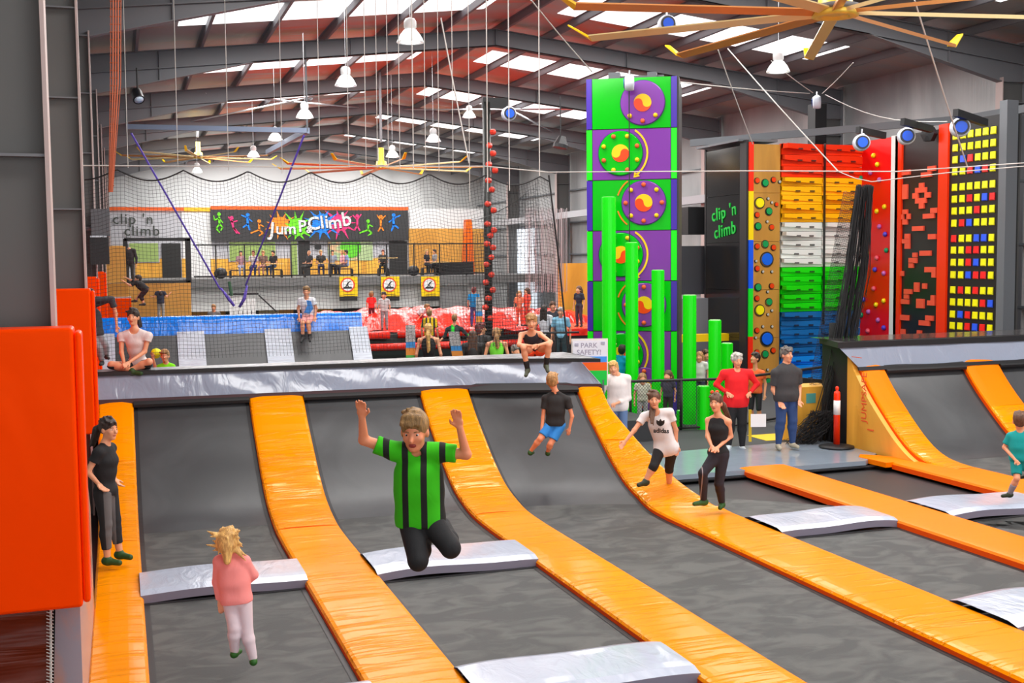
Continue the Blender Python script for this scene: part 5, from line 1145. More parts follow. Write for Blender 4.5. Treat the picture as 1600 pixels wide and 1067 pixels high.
def person(label, w, o, H, J=None, face=0, look=None, vox=.009, top=None, bottom=None, shoes=(.03, .03, .03), hair='brown', hairstyle='short', sleeve=.55, leg=1.0, neck=.0, build=1.0, fem=False, skin=SKIN, sock=None, hem=0.0, topmat=None, botmat=None, ponydir=None, place=None, toes=None, curl=.5, vest=False, seated=None, sleevetight=1.0, extra=None, loc=None, rz=None):
    """J: joints as picture points (px,py[,away metres]) read at depth w; face: 0 = towards the viewer, 90 = to the viewer's right, 180 = away"""
    org = Vector(loc) if loc is not None else D(o[0], o[1], w)
    root = thing('person', label, 'person', tuple(org), -YAW if rz is None else rz); u = H/1.7; s = w/1800
    def fd(a): a = math.radians(a); return np.array([math.sin(a), -math.cos(a), 0])
    F = fd(face); Rr = np.array([-F[1], F[0], 0])*1.0
    Rr = np.array([math.cos(math.radians(face)), math.sin(math.radians(face)), 0])   # towards joint side b
    if abs(face) > 90: Rr = -Rr
    def dj(x, z, y=0): return Rr*x*H+F*y*H+np.array([0, 0, z*H])
    D0 = dict(head=dj(0, .932, .012), neck=dj(0, .842), pel=dj(0, .545), sa=dj(-.108, .812), sb=dj(.108, .812), ea=dj(-.15, .64, -.015), eb=dj(.15, .64, -.015), wa=dj(-.155, .495, .03), wb=dj(.155, .495, .03),
              ha=dj(-.052, .53), hb=dj(.052, .53), ka=dj(-.06, .285, .015), kb=dj(.06, .285, .015), aa=dj(-.065, .05, -.01), ab=dj(.065, .05, -.01))
    if seated: 
        sh = seated-.53*H-.0
        for k in D0: D0[k] = D0[k]+np.array([0, 0, sh+.06*H])
        for k in ('ka', 'kb'): sx = -1 if k == 'ka' else 1; D0[k] = dj(.07*sx, 0, .25)+np.array([0, 0, seated+.05])
        for k in ('aa', 'ab'): sx = -1 if k == 'aa' else 1; D0[k] = dj(.065*sx, 0, .24)+np.array([0, 0, seated-.20*H])
        for k in ('wa', 'wb'): sx = -1 if k == 'wa' else 1; D0[k] = dj(.06*sx, 0, .2)+np.array([0, 0, seated+.14*H])
        for k in ('ea', 'eb'): sx = -1 if k == 'ea' else 1; D0[k] = dj(.14*sx, 0, .03)+np.array([0, 0, seated+.14*H])
    for k, v in (J or {}).items(): D0[k] = np.array([(v[0]-o[0])*s, v[2] if len(v) > 2 else D0[k][1], -(v[1]-o[1])*s])
    j = D0; B = build
    up = unit(j['neck']-j['pel']); RT3 = rotm(F, up)
    bh = sdf = SDF(); k1 = .035*u
    # torso
    chest = j['neck']*.68+j['pel']*.32; waist = j['neck']*.38+j['pel']*.62; wd = .92 if fem else 1.0
    T = [(chest, (.142*u*B, .098*u*B, .16*u), RT3), (waist, (.118*u*B*wd, .088*u*B, .12*u), RT3), (j['pel'], (.142*u*B*(1.04 if fem else .97), .105*u*B, .105*u), RT3)]
    for c, r, R in T: sdf.ell(c, r, R, .05*u)
    if fem: sdf.ell(chest-up*.01*u+RT3[1]*.055*u, (.115*u*B, .065*u, .06*u), RT3, .04*u)
    shc = (j['sa']+j['sb'])/2; inn = .72
    for sd in 'ab': sdf.limb(shc+(j['s'+sd]-shc)*.3, j['s'+sd], .055*u*B, .047*u*B, .04*u)
    hc = j['head']; nb = j['neck']
    for sd in 'ab': sdf.limb(nb+up*.022*u, nb*.35+j['s'+sd]*.65+up*.012*u, .042*u, .038*u, .03*u)
    sdf.limb(nb-up*.01*u, hc-unit(hc-nb)*.05*u, .055*u*(.9 if fem else 1), .05*u*(.9 if fem else 1), .03*u)
    # head
    lk = look if look is not None else (face, 0); hf = fd(lk[0]); pt = math.radians(lk[1]); hup = unit(np.array([0, 0, 1])*.8+unit(hc-nb)*.2)
    hf2 = unit(hf*math.cos(pt)-np.array([0, 0, 1])*math.sin(pt)); hup = unit(hup-hf2*(hup@hf2)); HR = np.array([np.cross(hf2, hup), hf2, hup]); q = u*1.07 if H >= 1.5 else 1.0
    def hp(x, y, z): return hc+HR[0]*x*q+HR[1]*y*q+HR[2]*z*q
    sdf.ell(hp(0, -.012, .03), (.074*q, .094*q, .088*q), HR, .02); sdf.ell(hp(0, .022, -.035), (.055*q, .065*q, .075*q), HR, .03); sdf.ell(hp(0, .06, -.085), (.026*q, .024*q, .02*q), HR, .02)
    sdf.limb(hp(0, .083, .01), hp(0, .105, -.022), .009*q, .014*q, .012)
    for sx in (-1, 1): sdf.ell(hp(.075*sx, -.008, -.008), (.012*q, .02*q, .03*q), HR, .008); sdf.ell(hp(.035*sx, .06, -.02), (.024*q, .02*q, .022*q), HR, .02)
    # limbs
    ar = .9 if fem else 1.0; seg = {}
    for sd in 'ab':
        S_, E_, W_ = j['s'+sd], j['e'+sd], j['w'+sd]; sdf.limb(S_, E_, .045*u*B*ar, .036*u*ar, .03*u); sdf.limb(E_, W_, .037*u*ar, .025*u*ar, .02*u)
        seg['ua'+sd] = (S_, E_, .047*u*B*ar, .038*u*ar); seg['fa'+sd] = (E_, W_, .038*u*ar, .026*u*ar)
        d = unit(W_-E_); side = unit(np.cross(d, F if abs(d@F) < .9 else Rr)); nn = np.cross(d, side); sg = 1 if sd == 'a' else -1
        pa = W_+d*.05*u; sdf.ell(W_+d*.045*u, (.036*u, .014*u+.003, .045*u), np.array([side, nn, d]), .012)
        if vox < .016:
            cn = nn*(-1 if (nn@F) < 0 else 1)
            for fi, (off, ln) in enumerate(((-.027, .068), (-.009, .078), (.009, .073), (.027, .058))):
                a0 = W_+d*.078*u+side*off*u; cl = curl*(.8+.12*fi); d1 = unit(d+cn*cl*.6+side*off*2.0); a1 = a0+d1*ln*.55*u; d2 = unit(d+cn*cl*1.9); a2 = a1+d2*ln*.48*u
                sdf.limb(a0, a1, .0092*u+.001, .0085*u+.001, .004); sdf.limb(a1, a2, .0085*u+.001, .0072*u+.001, .003)
            ts = side*sg; t0 = W_+d*.025*u+ts*.026*u; t1 = t0+unit(d*.7+ts*.6+cn*.3)*.042*u; sdf.limb(t0, t1, .0125*u, .0105*u, .01); sdf.limb(t1, t1+unit(d+cn*.4)*.032*u, .0105*u, .009*u, .004)
        else: sdf.limb(W_+d*.06*u, W_+d*.14*u+F*.02*u, .022*u, .015*u, .02)
        Hh, K, A = j['h'+sd], j['k'+sd], j['a'+sd]; lg = 1.08 if fem else 1.0
        mid = K+(A-K)*.3-F*.012*u; sdf.limb(Hh, K, .078*u*B*lg, .052*u*B, .04*u); sdf.limb(K, mid, .05*u*B, .053*u*B, .02*u); sdf.limb(mid, A, .053*u*B, .034*u, .03*u)
        seg['th'+sd] = (Hh, K, .080*u*B*lg, .054*u*B); seg['sh'+sd] = (K, mid, .053*u*B, .055*u*B); seg['cf'+sd] = (mid, A, .055*u*B, .036*u)
        td = fd(toes[0] if sd == 'a' else toes[1]) if toes else fd(face+(-12 if sd == 'a' else 12))
        sd_ = unit(K-A); 
        if toes and len(toes) > 2: td = unit(td+np.array([0, 0, toes[2]]))
        seg['ft'+sd] = (A, td); sdf.limb(A-np.array([0, 0, .02*u])-td*.02*u, A+td*.13*u-np.array([0, 0, .045*u]), .034*u, .024*u, .03*u)
    body = sdf_obj('body', sdf, vox, skin, root)
    # clothing
    if top is not None or topmat:
        c = SDF(); g = .013
        loose = 0 if vest else (.012 if fem else .026)
        for q_, (cc, r, R) in enumerate(T): lq = (0, loose, loose*.25)[q_]; c.ell(cc, (r[0]+g+lq, r[1]+g+lq, r[2]+g*.4), R, .08*u)
        if (not fem or hem > 0) and not vest:
            for sg_, sd in ((-1, 'a'), (1, 'b')):
                side_ = unit(j['h'+sd]-j['pel']); side_ = unit(side_-up*(side_@up)); c.limb(chest+side_*.05*u*B, j['pel']+side_*.062*u*B-up*.06*u, .088*u*B+g, .092*u*B+g, .06*u)
        if not vest:
            for sd in 'ab': c.limb(nb+up*.012*u, nb*.35+j['s'+sd]*.65+up*.008*u, .040*u+g*.6, .038*u+g*.8, .03*u)
        if fem: c.ell(chest-up*.01*u+RT3[1]*.055*u, (.115*u*B+g, .065*u+g, .06*u+g), RT3, .04*u)
        if hem > 0:
            for sd in 'ab': H_, K = j['h'+sd], j['k'+sd]; c.limb(H_, H_+(K-H_)*hem, .070*u*B+g, .066*u*B+g, .08*u)
        for sd in 'ab':
            if vest: c.limb(shc+(j['s'+sd]-shc)*.3, shc+(j['s'+sd]-shc)*.68, .052*u*B+g, .040*u*B+g, .04*u, 'b'); continue
            c.limb(shc+(j['s'+sd]-shc)*.3, j['s'+sd], .055*u*B+g, .049*u*B+g, .04*u)
            a, b, ra, rb = seg['ua'+sd]; t = min(1, sleeve*1.0); e = a+(b-a)*t; g2 = g*(1.6 if sleeve < 1 and sleevetight >= 1 else .9); c.limb(a, e, ra+g, ra+(rb-ra)*t+g2, .03*u, 'b' if sleeve < 1 else None)
            if sleeve > 1: a, b, ra, rb = seg['fa'+sd]; t = sleeve-1; c.limb(a, a+(b-a)*t, ra+g*.9, ra+(rb-ra)*t+g*.8, .03*u, 'b')
        ht = -.012*u if hem == 0 else -(.06+.4*hem)*H*.5
        if hem >= 0: c.cut.append(('plane', j['pel']+up*(ht-.045*u), -up))
        else: c.cut.append(('plane', j['pel']+up*(-hem), -up))
        nk = nb+RT3[1]*.045*u+up*(.028*u); c.cut.append(('e', nk, ((.055+neck*.4)*u*(1.25 if vest else 1), .055*u, (.036+neck)*u), RT3)); c.cut.append(('e', nb+up*.055*u, (.062*u, .062*u, .04*u), RT3))
        sdf_obj('vest_top' if vest else 'shirt', c, max(vox, .008), topmat or cloth(top), root)
    if bottom is not None or botmat:
        c = SDF(); g = .011; (cc, r, R) = T[2]; c.ell(cc, (r[0]+g*.8, r[1]+g*.8, r[2]+.005), R, .05*u); c.cut.append(('plane', j['pel']+up*(.07*u), up))
        for sd in 'ab':
            a, b, ra, rb = seg['th'+sd]; lo = 2.0*leg; gg = g if leg >= .45 else g*1.9
            t = min(1, lo); c.limb(a, a+(b-a)*t, ra+gg*.7, ra+(rb-ra)*t+gg, .035*u, 'b' if lo < 1 else None)
            if lo > 1:
                t = min(1, (lo-1)/.3); a, b, ra, rb = seg['sh'+sd]; c.limb(a, a+(b-a)*t, ra+g, rb+g, .02*u, 'b' if t < 1 else None)
                t = min(1, (lo-1.3)/.7)
                if t > 0: a, b, ra, rb = seg['cf'+sd]; c.limb(a, a+(b-a)*t, ra+g*.9, ra+(rb-ra)*t+g*.9, .02*u, 'b')
        sdf_obj('shorts' if leg < .5 else 'trousers', c, max(vox, .008), botmat or cloth(bottom), root)
    for sd in 'ab':
        A, td = seg['ft'+sd]
        if shoes is not None:
            c = SDF(); c.limb(A-np.array([0, 0, .025*u])-td*.03*u, A+td*.14*u-np.array([0, 0, .042*u]), .043*u, .033*u, .02*u); c.limb(A, A-np.array([0, 0, .03*u]), .042*u, .045*u, .03*u)
            if not (toes and len(toes) > 2): c.cut.append(('plane', A-np.array([0, 0, .078*u]), np.array([0, 0, -1.])))
            sdf_obj('shoe', c, max(vox*.9, .008), cloth(shoes, .6), root)
        if sock is not None:
            a, b, ra, rb = seg['cf'+sd]; c = SDF(); c.limb(b, a+(b-a)*(1-sock[1]), rb+.006, rb+(ra-rb)*sock[1]+.006, .01, 'b'); sdf_obj('sock', c, max(vox, .008), cloth(sock[0]), root)
    # hair
    if hair:
        hm = mat('hair_'+hair, HAIRC[hair], .55, bump=((60, 60, 12), .6, .012, 1), var=((45, 45, 8), tuple(min(1, v*2.1+.01) for v in HAIRC[hair]), .45, .7)); c = SDF(); rh = random.Random(int(o[0]))
        c.ell(hp(0, -.022, .042), (.085*q, .103*q, .092*q), HR, .01)
        if hairstyle in ('short', 'flyaway', 'bob', 'curly', 'pony'):
            for k in range(16):
                a = rh.uniform(-math.pi, math.pi); b1 = rh.uniform(.15, 1.25); dv = (math.sin(a)*math.sin(b1), math.cos(a)*math.sin(b1), math.cos(b1)); p0 = hp(.066*dv[0], -.02+.082*dv[1], .045+.075*dv[2]); p1 = hp(.10*dv[0]+.012, -.02+.112*dv[1]+.012, .045+.098*dv[2]); c.limb(p0, p1, .030*q, .009*q, .012)
        if hairstyle in ('short', 'bob'):
            for k in range(6): x = -.055+.022*k; c.limb(hp(x*.8, .05, .105), hp(x+.008, .094-abs(x)*.35, .070+rh.uniform(-.006, .008)), .024*q, .010*q, .012)
        if hairstyle in ('bob', 'long'): c.ell(hp(0, -.04, -.02), (.088*q, .075*q, .10*q), HR, .03)
        if hairstyle == 'short': c.ell(hp(0, -.05, -.01), (.072*q, .058*q, .06*q), HR, .02)
        if hairstyle in ('pony', 'bun', 'child'): c.ell(hp(0, -.05, .0), (.07*q, .055*q, .06*q), HR, .02)
        if hairstyle == 'curly':
            for k in range(14): a = k*2.4; c.ell(hp(.07*math.cos(a), -.03+.06*math.sin(a), .06+.04*math.sin(k*1.3)), (.035*q,)*3, HR, .01)
            c.ell(hp(0, -.05, -.0), (.08*q, .06*q, .07*q), HR, .02)
        c.cut.append(('e', hp(0, .100, -.034), (.068*q, .075*q, .086*q), HR)); c.cut.append(('e', hp(0, .045, -.11), (.088*q, .075*q, .085*q), HR))
        V_ = None
        if hairstyle == 'pony' or hairstyle == 'child':
            pd = np.array(ponydir if ponydir is not None else [0, 0, -.3]); p0 = hp(0, -.095, .05)
            g3 = SDF(); p1 = p0-hf*.05*q+pd*.3; p2 = p0-hf*.03*q+pd; g3.limb(p0+hf*.02, p1, .028*q, .04*q, .02); g3.limb(p1, p2, .042*q, .018*q, .02)
            for k in range(6): vv = np.array([rh.uniform(-.03, .03), rh.uniform(-.03, .03), 0]); g3.limb(p1+vv, p2+vv*1.3+pd*rh.uniform(-.2, .1), .02, .008, .015)
            sdf_obj('ponytail', g3, max(vox*.9, .008), hm, root)
        if hairstyle == 'long':
            g3 = SDF()
            for sx in (-.06, -.02, .02, .06): g3.limb(hp(sx, -.075, .0), hp(sx*1.3, -.10, -.27), .04*q, .022*q, .03)
            sdf_obj('long_hair', g3, max(vox*.9, .008), hm, root)
        if hairstyle == 'bun': g3 = SDF(); g3.ell(hp(0, -.09, .1), (.035, .035, .035), HR, .01); sdf_obj('hair_bun', g3, max(vox*.9, .008), hm, root)
        if hairstyle == 'flyaway':
            g3 = SDF(); g3.ell(hp(0, -.05, .03), (.09*q, .085*q, .09*q), HR, .03); rg2 = random.Random(5)
            for k in range(22):
                a = rg2.uniform(-2.6, 2.6); zz = rg2.uniform(-.04, .09); b0_ = hp(.06*math.sin(a), -.05-.04*math.cos(a), zz); g3.limb(b0_, hp(.15*math.sin(a)*rg2.uniform(.7, 1.1), -.07-.07*math.cos(a), zz+rg2.uniform(-.10, .05)), .02, .005, .015)
            g3.limb(hp(0, -.09, .0), hp(0, -.11, -.12), .055, .03, .03); sdf_obj('flying_hair', g3, max(vox*.9, .008), hm, root)
        sdf_obj('hair', c, max(vox*.85, .008), hm, root)
    # face
    if vox < .0125:
        for sx in (-1, 1):
            mb = MB(); e = hp(.031*sx, .070, .008); mb.lathe([(.0005, .0085), (.006, .0075), (.009, .004), (.0105, 0)], tuple(e), tuple(HR[1]), 12); ey = mb.build('eye', mat('eye_white', (.75, .72, .7), .3), root, True)
            mb = MB(); mb.lathe([(.0005, .0105), (.0055, .0098), (.0062, .007)], tuple(e), tuple(HR[1]), 10); mb.build('iris', mat('iris_dark', (.03, .02, .015), .2), ey, True)
            mb = MB(); e1, e2, e3 = hp(.016*sx, .082, .026), hp(.033*sx, .08, .031), hp(.05*sx, .068, .026); mb.tube([tuple(e1), tuple(e2), tuple(e3)], .0032, 6); mb.build('eyebrow', mat('hair_'+(hair or 'brown'), HAIRC[hair or 'brown'], .6), root, True)
        c = SDF(); op = extra == 'shout'; c.ell(hp(0, .079, -.056), (.024*q, .012, .016 if op else .0065), HR, .005); sdf_obj('mouth', c, .004, mat('lips', (.5, .09, .07) if not op else (.35, .04, .03), .4), root)
    return root
# ---- near people
M_gb = stripes('striped_green_black', (.04, .55, .0), (.008, .01, .008), .112, .038, 0, .089)
person('boy in a green and black striped shirt jumping with both arms raised', 7.0, (655, 890), 1.42,
       dict(head=(652, 672, -.03), neck=(655, 709, .02), pel=(657, 808, .05), sa=(620, 703), sb=(690, 705), ea=(573, 684, -.02), wa=(573, 647, -.08), eb=(731, 708, -.02), wb=(722, 665, -.06),
            ha=(643, 815, .03), hb=(673, 815, .03), ka=(656, 868, -.12), kb=(706, 850, -.10), aa=(664, 838, .24), ab=(690, 832, .26)),
       0, (-8, 12), .007, topmat=M_gb, bottom=(.012, .012, .014), shoes=(.6, .5, .45), hair='sand', hairstyle='short', sleeve=.62, leg=1.0, toes=(180, 180, -.6), curl=.3, extra='shout', skin=SKIN2, hem=.0, build=1.08)
person('little girl in a pink jumper and white leggings on the first trampoline, back turned', 9.4, (380, 1034), 1.13,
       dict(head=(361, 846), neck=(366, 866), sa=(347, 874), sb=(386, 874), ea=(341, 908, .03), wa=(346, 938, .0), eb=(398, 898, .04), wb=(384, 914, .10), pel=(372, 932), ha=(363, 938), hb=(384, 938), ka=(369, 978, -.03), kb=(387, 984, .0), aa=(366, 1019, .02), ab=(396, 1030, .0)),
       180, (186, 0), .007, top=(.95, .30, .28), bottom=(.75, .62, .66), shoes=(.02, .12, .01), hair='blonde', hairstyle='flyaway', sleeve=1.9, leg=1.0, build=1.1, curl=.7, sleevetight=0)
person('young woman in black with grey-panelled leggings standing hand on hip against the side board', 12.7, (178, 884), 1.66,
       dict(head=(178, 669), neck=(171, 694), sa=(168, 702, -.15), sb=(172, 702, .15), ea=(153, 730, -.2), wa=(166, 748, -.17), eb=(160, 730, .2), wb=(176, 750, .16), pel=(169, 764), ha=(168, 770, -.08), hb=(171, 770, .08), ka=(172, 815, -.08), kb=(178, 813, .08), aa=(172, 870, -.07), ab=(184, 866, .08)),
       80, (62, 4), .009, top=(.012, .012, .014), botmat=stripes('leggings_grey_panel', (.015, .015, .017), (.13, .12, .12), .6, .06, 0, .03), shoes=(.02, .07, .01), hair='dark', hairstyle='pony', ponydir=(-.10, .02, -.24), sleeve=.5, leg=.86, neck=.0, fem=True, toes=(80, 70), build=1.02)
person('boy in a black T-shirt and blue shorts climbing the runway ramp, back to the camera', 16.3, (842, 712), 1.27,
       dict(head=(864, 596), neck=(869, 613), sa=(853, 622), sb=(887, 624), ea=(849, 652), wa=(846, 676, -.05), eb=(894, 650), wb=(890, 668, -.05), pel=(868, 660), ha=(860, 664), hb=(876, 664), ka=(844, 684, -.08), kb=(860, 692, -.08), aa=(829, 706, .05), ab=(856, 707, .05)),
       172, None, .009, top=(.02, .017, .017), bottom=(.03, .25, .7), shoes=(.02, .08, .01), hair='fair', sleeve=.55, leg=.38, build=1.05, skin=SKIN2)
person('boy in a black singlet and orange shorts sitting on the ramp edge with folded arms', 17.2, (834, 588), 1.42,
       dict(head=(831, 503, -.12), neck=(831, 520, -.02), pel=(836, 548, .15), sa=(815, 523), sb=(844, 522), ea=(811, 537, -.22), wa=(831, 538, -.32), eb=(860, 533, -.25), wb=(840, 537, -.34), ha=(828, 549, .1), hb=(845, 549, .1), ka=(818, 541, -.28), kb=(857, 537, -.28), aa=(824, 574, -.22), ab=(853, 568, -.2)),
       0, (0, 8), .009, top=(.02, .02, .03), bottom=(.95, .09, .02), shoes=(.06, .07, .04), hair='fair', vest=True, leg=.36, sock=((.015, .015, .015), .55), toes=(-15, 10, -.5), neck=.03)
person('woman in a white T-shirt and black leggings sitting cross-legged on the ramp deck', 17.0, (212, 587), 1.64,
       dict(head=(211, 496, 0), neck=(213, 516), pel=(213, 568, .1), sa=(192, 525), sb=(234, 525), ea=(193, 550, -.05), wa=(205, 566, -.28), eb=(229, 549, -.05), wb=(213, 563, -.28), ha=(203, 574, .08), hb=(223, 574, .08), ka=(184, 567, -.25), kb=(242, 563, -.25), aa=(217, 576, -.30), ab=(206, 579, -.22)),
       0, (0, 0), .009, top=(.78, .68, .66), bottom=(.014, .014, .016), shoes=(.02, .06, .01), hair='dark', hairstyle='pony', ponydir=(.04, .05, -.2), sleeve=.35, leg=.60, neck=.045, fem=True, toes=(80, -80), build=1.02)
person('blonde woman in a white jumper and jeans holding a phone beyond the ramp end', 20.0, (965, 709), 1.62, dict(head=(959, 575), eb=(983, 622), wb=(960, 628, -.22), ea=(939, 620), wa=(946, 630, -.22)), 0, (-8, 0), .011,
       top=(.82, .76, .74), bottom=(.12, .2, .38), hair='blonde', hairstyle='bob', sleeve=1.7, fem=True, build=1.12, hem=.12)
r = person('girl in a white T-shirt with black print, one foot up on the orange pad', 15.8, (1035, 765), 1.60,#', 16.6, (1035, 765), 1.66,
       dict(head=(1021, 623, -.1), neck=(1025, 645), pel=(1042, 695, .05), sa=(1007, 650), sb=(1046, 643), ea=(991, 670, -.05), wa=(976, 686, -.12), eb=(1056, 671), wb=(1056, 695, -.03), ha=(1032, 700), hb=(1050, 700), ka=(1020, 725, -.12), kb=(1048, 731, .15), aa=(1007, 748, -.12), ab=(1051, 768, .35)),
       -8, (-6, 0), .009, top=(.82, .78, .78), bottom=(.014, .014, .016), shoes=(.02, .03, .01), hair='brown', hairstyle='pony', ponydir=(-.06, -.22, -.34), sleeve=.5, leg=.62, neck=.02, fem=True, hem=.14, toes=(-50, 20))
# print on the T-shirt: three leaves over a word
def shirt_print(r, px, py, w, o, y, parts):
    s = w/1800; c = Vector(((px-o[0])*s, y, -(py-o[1])*s)); out = []
    return c, s
c_, s_ = shirt_print(r, 1029, 662, 15.8, (1035, 765), -.205, None)
mb = MB()
for a in (-.55, 0, .55):
    P = []
    for k in range(9): t = k/8; P.append((.024*math.sin(math.pi*t), .105*t))
    for k in range(7, 0, -1): t = k/8; P.append((-.024*math.sin(math.pi*t), .105*t))
    P = [(x*math.cos(a)+y*math.sin(a), -x*math.sin(a)+y*math.cos(a)) for x, y in P]
    mb.prism(P[::-1], c_, (1, 0, 0), (0, -.12, 1), (0, .012, 0))
mb.build('printed_leaves', M_black, r)
text_mesh('printed_word', 'adidas', .085, c_+Vector((.01, -.005, -.06)), (1, 0, -.05), (0, -.05, 1), M_black, .004, r, .003)
person('girl in a black vest top and patterned leggings, arms folded low', 15.1, (1113, 793), 1.56,
       dict(head=(1118, 629), neck=(1122, 650), pel=(1122, 706), sa=(1108, 657), sb=(1136, 657), ea=(1105, 680, -.02), wa=(1108, 692, -.16), eb=(1142, 681, .02), wb=(1118, 695, -.16), ha=(1117, 712, -.02), hb=(1128, 712), ka=(1095, 735, -.16), kb=(1122, 754), aa=(1099, 781, -.02), ab=(1129, 787, .05)),
       -25, (-30, 0), .009, top=(.012, .012, .014), botmat=stripes('leggings_pale_zigzag', (.02, .015, .022), (.3, .25, .26), .5, .012, 0, .17), shoes=(.02, .09, .01), hair='brown', hairstyle='pony', ponydir=(.14, .05, -.3), sleeve=0, vest=True, leg=.98, fem=True, toes=(-75, -20), build=.98)
o = MB(); p = D(1117, 614, 15.1)
for sx in (-1, 1): o.lathe([(.004, 0), (.028, .04), (.015, .06)], p, (sx, .2, .35), 8)
tag(o.build('hair_bow', simple((.9, .06, .01))), 'red-orange bow on the hair of the girl in the black vest', 'hair bow')
person('grey-haired woman in a red fleece and black trousers standing hands on hips', 20.3, (1150, 702), 1.68,
       dict(head=(1151, 563), ea=(1119, 600, .02), eb=(1183, 600, .02), wa=(1134, 612, -.1), wb=(1170, 612, -.1), sa=(1131, 583), sb=(1170, 583), neck=(1151, 580), aa=(1139, 696), ab=(1160, 698)), 0, (8, 10), .010,
       top=(.85, .01, .015), bottom=(.012, .012, .014), shoes=(.6, .7, .75), hair='grey', hairstyle='curly', sleeve=1.95, hem=.22, build=1.3, fem=True)
person('man in a charcoal T-shirt and blue jeans standing with thumbs in his pockets', 20.0, (1228, 702), 1.78,
       dict(head=(1228, 554), wa=(1216, 626, -.1), wb=(1247, 624, -.08), ea=(1207, 608), eb=(1250, 606), sa=(1210, 582), sb=(1246, 582), aa=(1216, 694), ab=(1239, 693)), 10, (32, 0), .010,
       top=(.045, .045, .048), bottom=(.025, .06, .18), shoes=(.42, .38, .28), hair='saltpepper', sleeve=.75, hem=.08, build=1.25)
person('child in an orange shirt and harness looking up behind the couple', 24.0, (1180, 668), 1.42, dict(head=(1179, 560)), -35, (-60, -15), .012, top=(.95, .16, .04), bottom=(.03, .03, .04), hair='dark', sleeve=.5, leg=.5)
person('child in a teal top and grey leg warmers running at the picture edge', 15.0, (1578, 780), 1.22,
       dict(head=(1590, 657), neck=(1592, 674), sa=(1580, 682), sb=(1606, 682), ea=(1573, 700), wa=(1580, 716, -.1), eb=(1614, 700), wb=(1620, 715), pel=(1592, 714), ha=(1588, 720), hb=(1600, 720), ka=(1584, 745, -.08), kb=(1604, 738, -.1), aa=(1580, 772), ab=(1612, 745, .15)),
       -30, (160, 0), .010, top=(.0, .33, .33), bottom=(.0, .28, .28), shoes=(.02, .03, .01), hair='brown', sleeve=.7, leg=.4, sock=((.3, .28, .33), .85), toes=(-80, -80), build=1.05)
# ---- behind the net
person('boy in a white printed T-shirt and pink shorts sitting on the blue ramp top', 25.3, (481, 540), 1.50,
       dict(head=(481, 456), neck=(481, 467), pel=(482, 493, .12), sa=(471, 469), sb=(491, 469), ea=(467, 482), wa=(469, 495), eb=(495, 482), wb=(494, 495), ha=(478, 495, .08), hb=(486, 495, .08), ka=(478, 503, -.36), kb=(487, 503, -.36), aa=(478, 525, -.36), ab=(489, 524, -.36)), 0, None, .013,
       top=(.8, .8, .84), bottom=(.85, .35, .33), shoes=(.02, .02, .02), hair='sand', sleeve=.55, leg=.45, sock=((.02, .02, .02), .3), toes=(-10, 10, -.5))
mb = MB(); q = D(482, 479, 25.05); mb.prism([(-.10, -.13), (.02, -.16), (.10, -.05), (.06, .12), (-.04, .14), (-.02, .02)], q, (_cy, -_sy, 0), (0, 0, 1), (0, .03, 0)); mb.build('dummy', simple((.05, .25, .7)))
o = bpy.data.objects['dummy']; o.name = 'shirt_print'; tag(o, 'blue print on the white T-shirt of the boy sitting on the blue ramp', 'print')
person('child in lime green holding up a yellow ball behind the cross-legged woman', 22, (262, 676), 1.45, dict(head=(262, 556), ea=(247, 575), wa=(245, 558), sa=(254, 573), sb=(272, 573), neck=(263, 568)), 10, None, .013, top=(.2, .75, .0), bottom=(.05, .05, .06), hair='fair', sleeve=.5)
mb = MB(); n_ = 10
mb.lathe([(.1*math.sin(math.pi*k/n_)+1e-4, -.1*math.cos(math.pi*k/n_)) for k in range(n_+1)], D(244, 552, 22), (0, 0, 1), 16); tag(mb.build('ball', simple((.85, .85, 0))), 'yellow ball held up by the child in lime green', 'ball')
person('person in grey camouflage trousers half hidden by the orange pads', 20.5, (163, 575), 1.5, dict(pel=(150, 520), neck=(146, 480), head=(146, 462), kb=(166, 540), ab=(166, 556), ka=(158, 545), aa=(160, 565), hb=(156, 526), ha=(148, 526)), 20, None, .013, top=(.05, .05, .06), bottom=(.28, .28, .3), hair='dark', leg=.95)
person('climber in black leaping sideways before the plywood screen', 37, (225, 475), 1.6, dict(head=(217, 436), neck=(214, 441, 0), pel=(228, 452), sa=(210, 441), sb=(217, 441), ea=(203, 438), wa=(197, 435), eb=(208, 446), wb=(200, 440), ha=(226, 453), hb=(230, 453), ka=(219, 459), kb=(222, 464), aa=(210, 469), ab=(226, 474)), -70, None, .02, top=(.02, .018, .02), bottom=(.04, .015, .02), hair='dark', sleeve=.8, leg=.8)
person('adult in dark clothes on the plywood box beside the portal frame', 44, (204, 448), 1.7, dict(head=(203, 406)), 0, None, .022, top=(.03, .025, .03), bottom=(.03, .03, .03), hair='dark', sleeve=1.9)
person('child in a dark shirt with arms spread before the plywood screen', 40, (252, 503), 1.25, dict(head=(253, 461), ea=(243, 464), wa=(238, 463), eb=(262, 464), wb=(266, 459)), 180, None, .02, top=(.03, .035, .06), bottom=(.35, .33, .3), hair='dark')
person('person with reddish face just showing over the blue ramp top', 44, (336, 546), 1.7, {}, 0, None, .022, top=(.2, .2, .2), bottom=(.1, .1, .1), hair='fair')
M_tiger = stripes('yellow_black_shirt', (.75, .5, .0), (.03, .03, .03), .12, .055, 0)
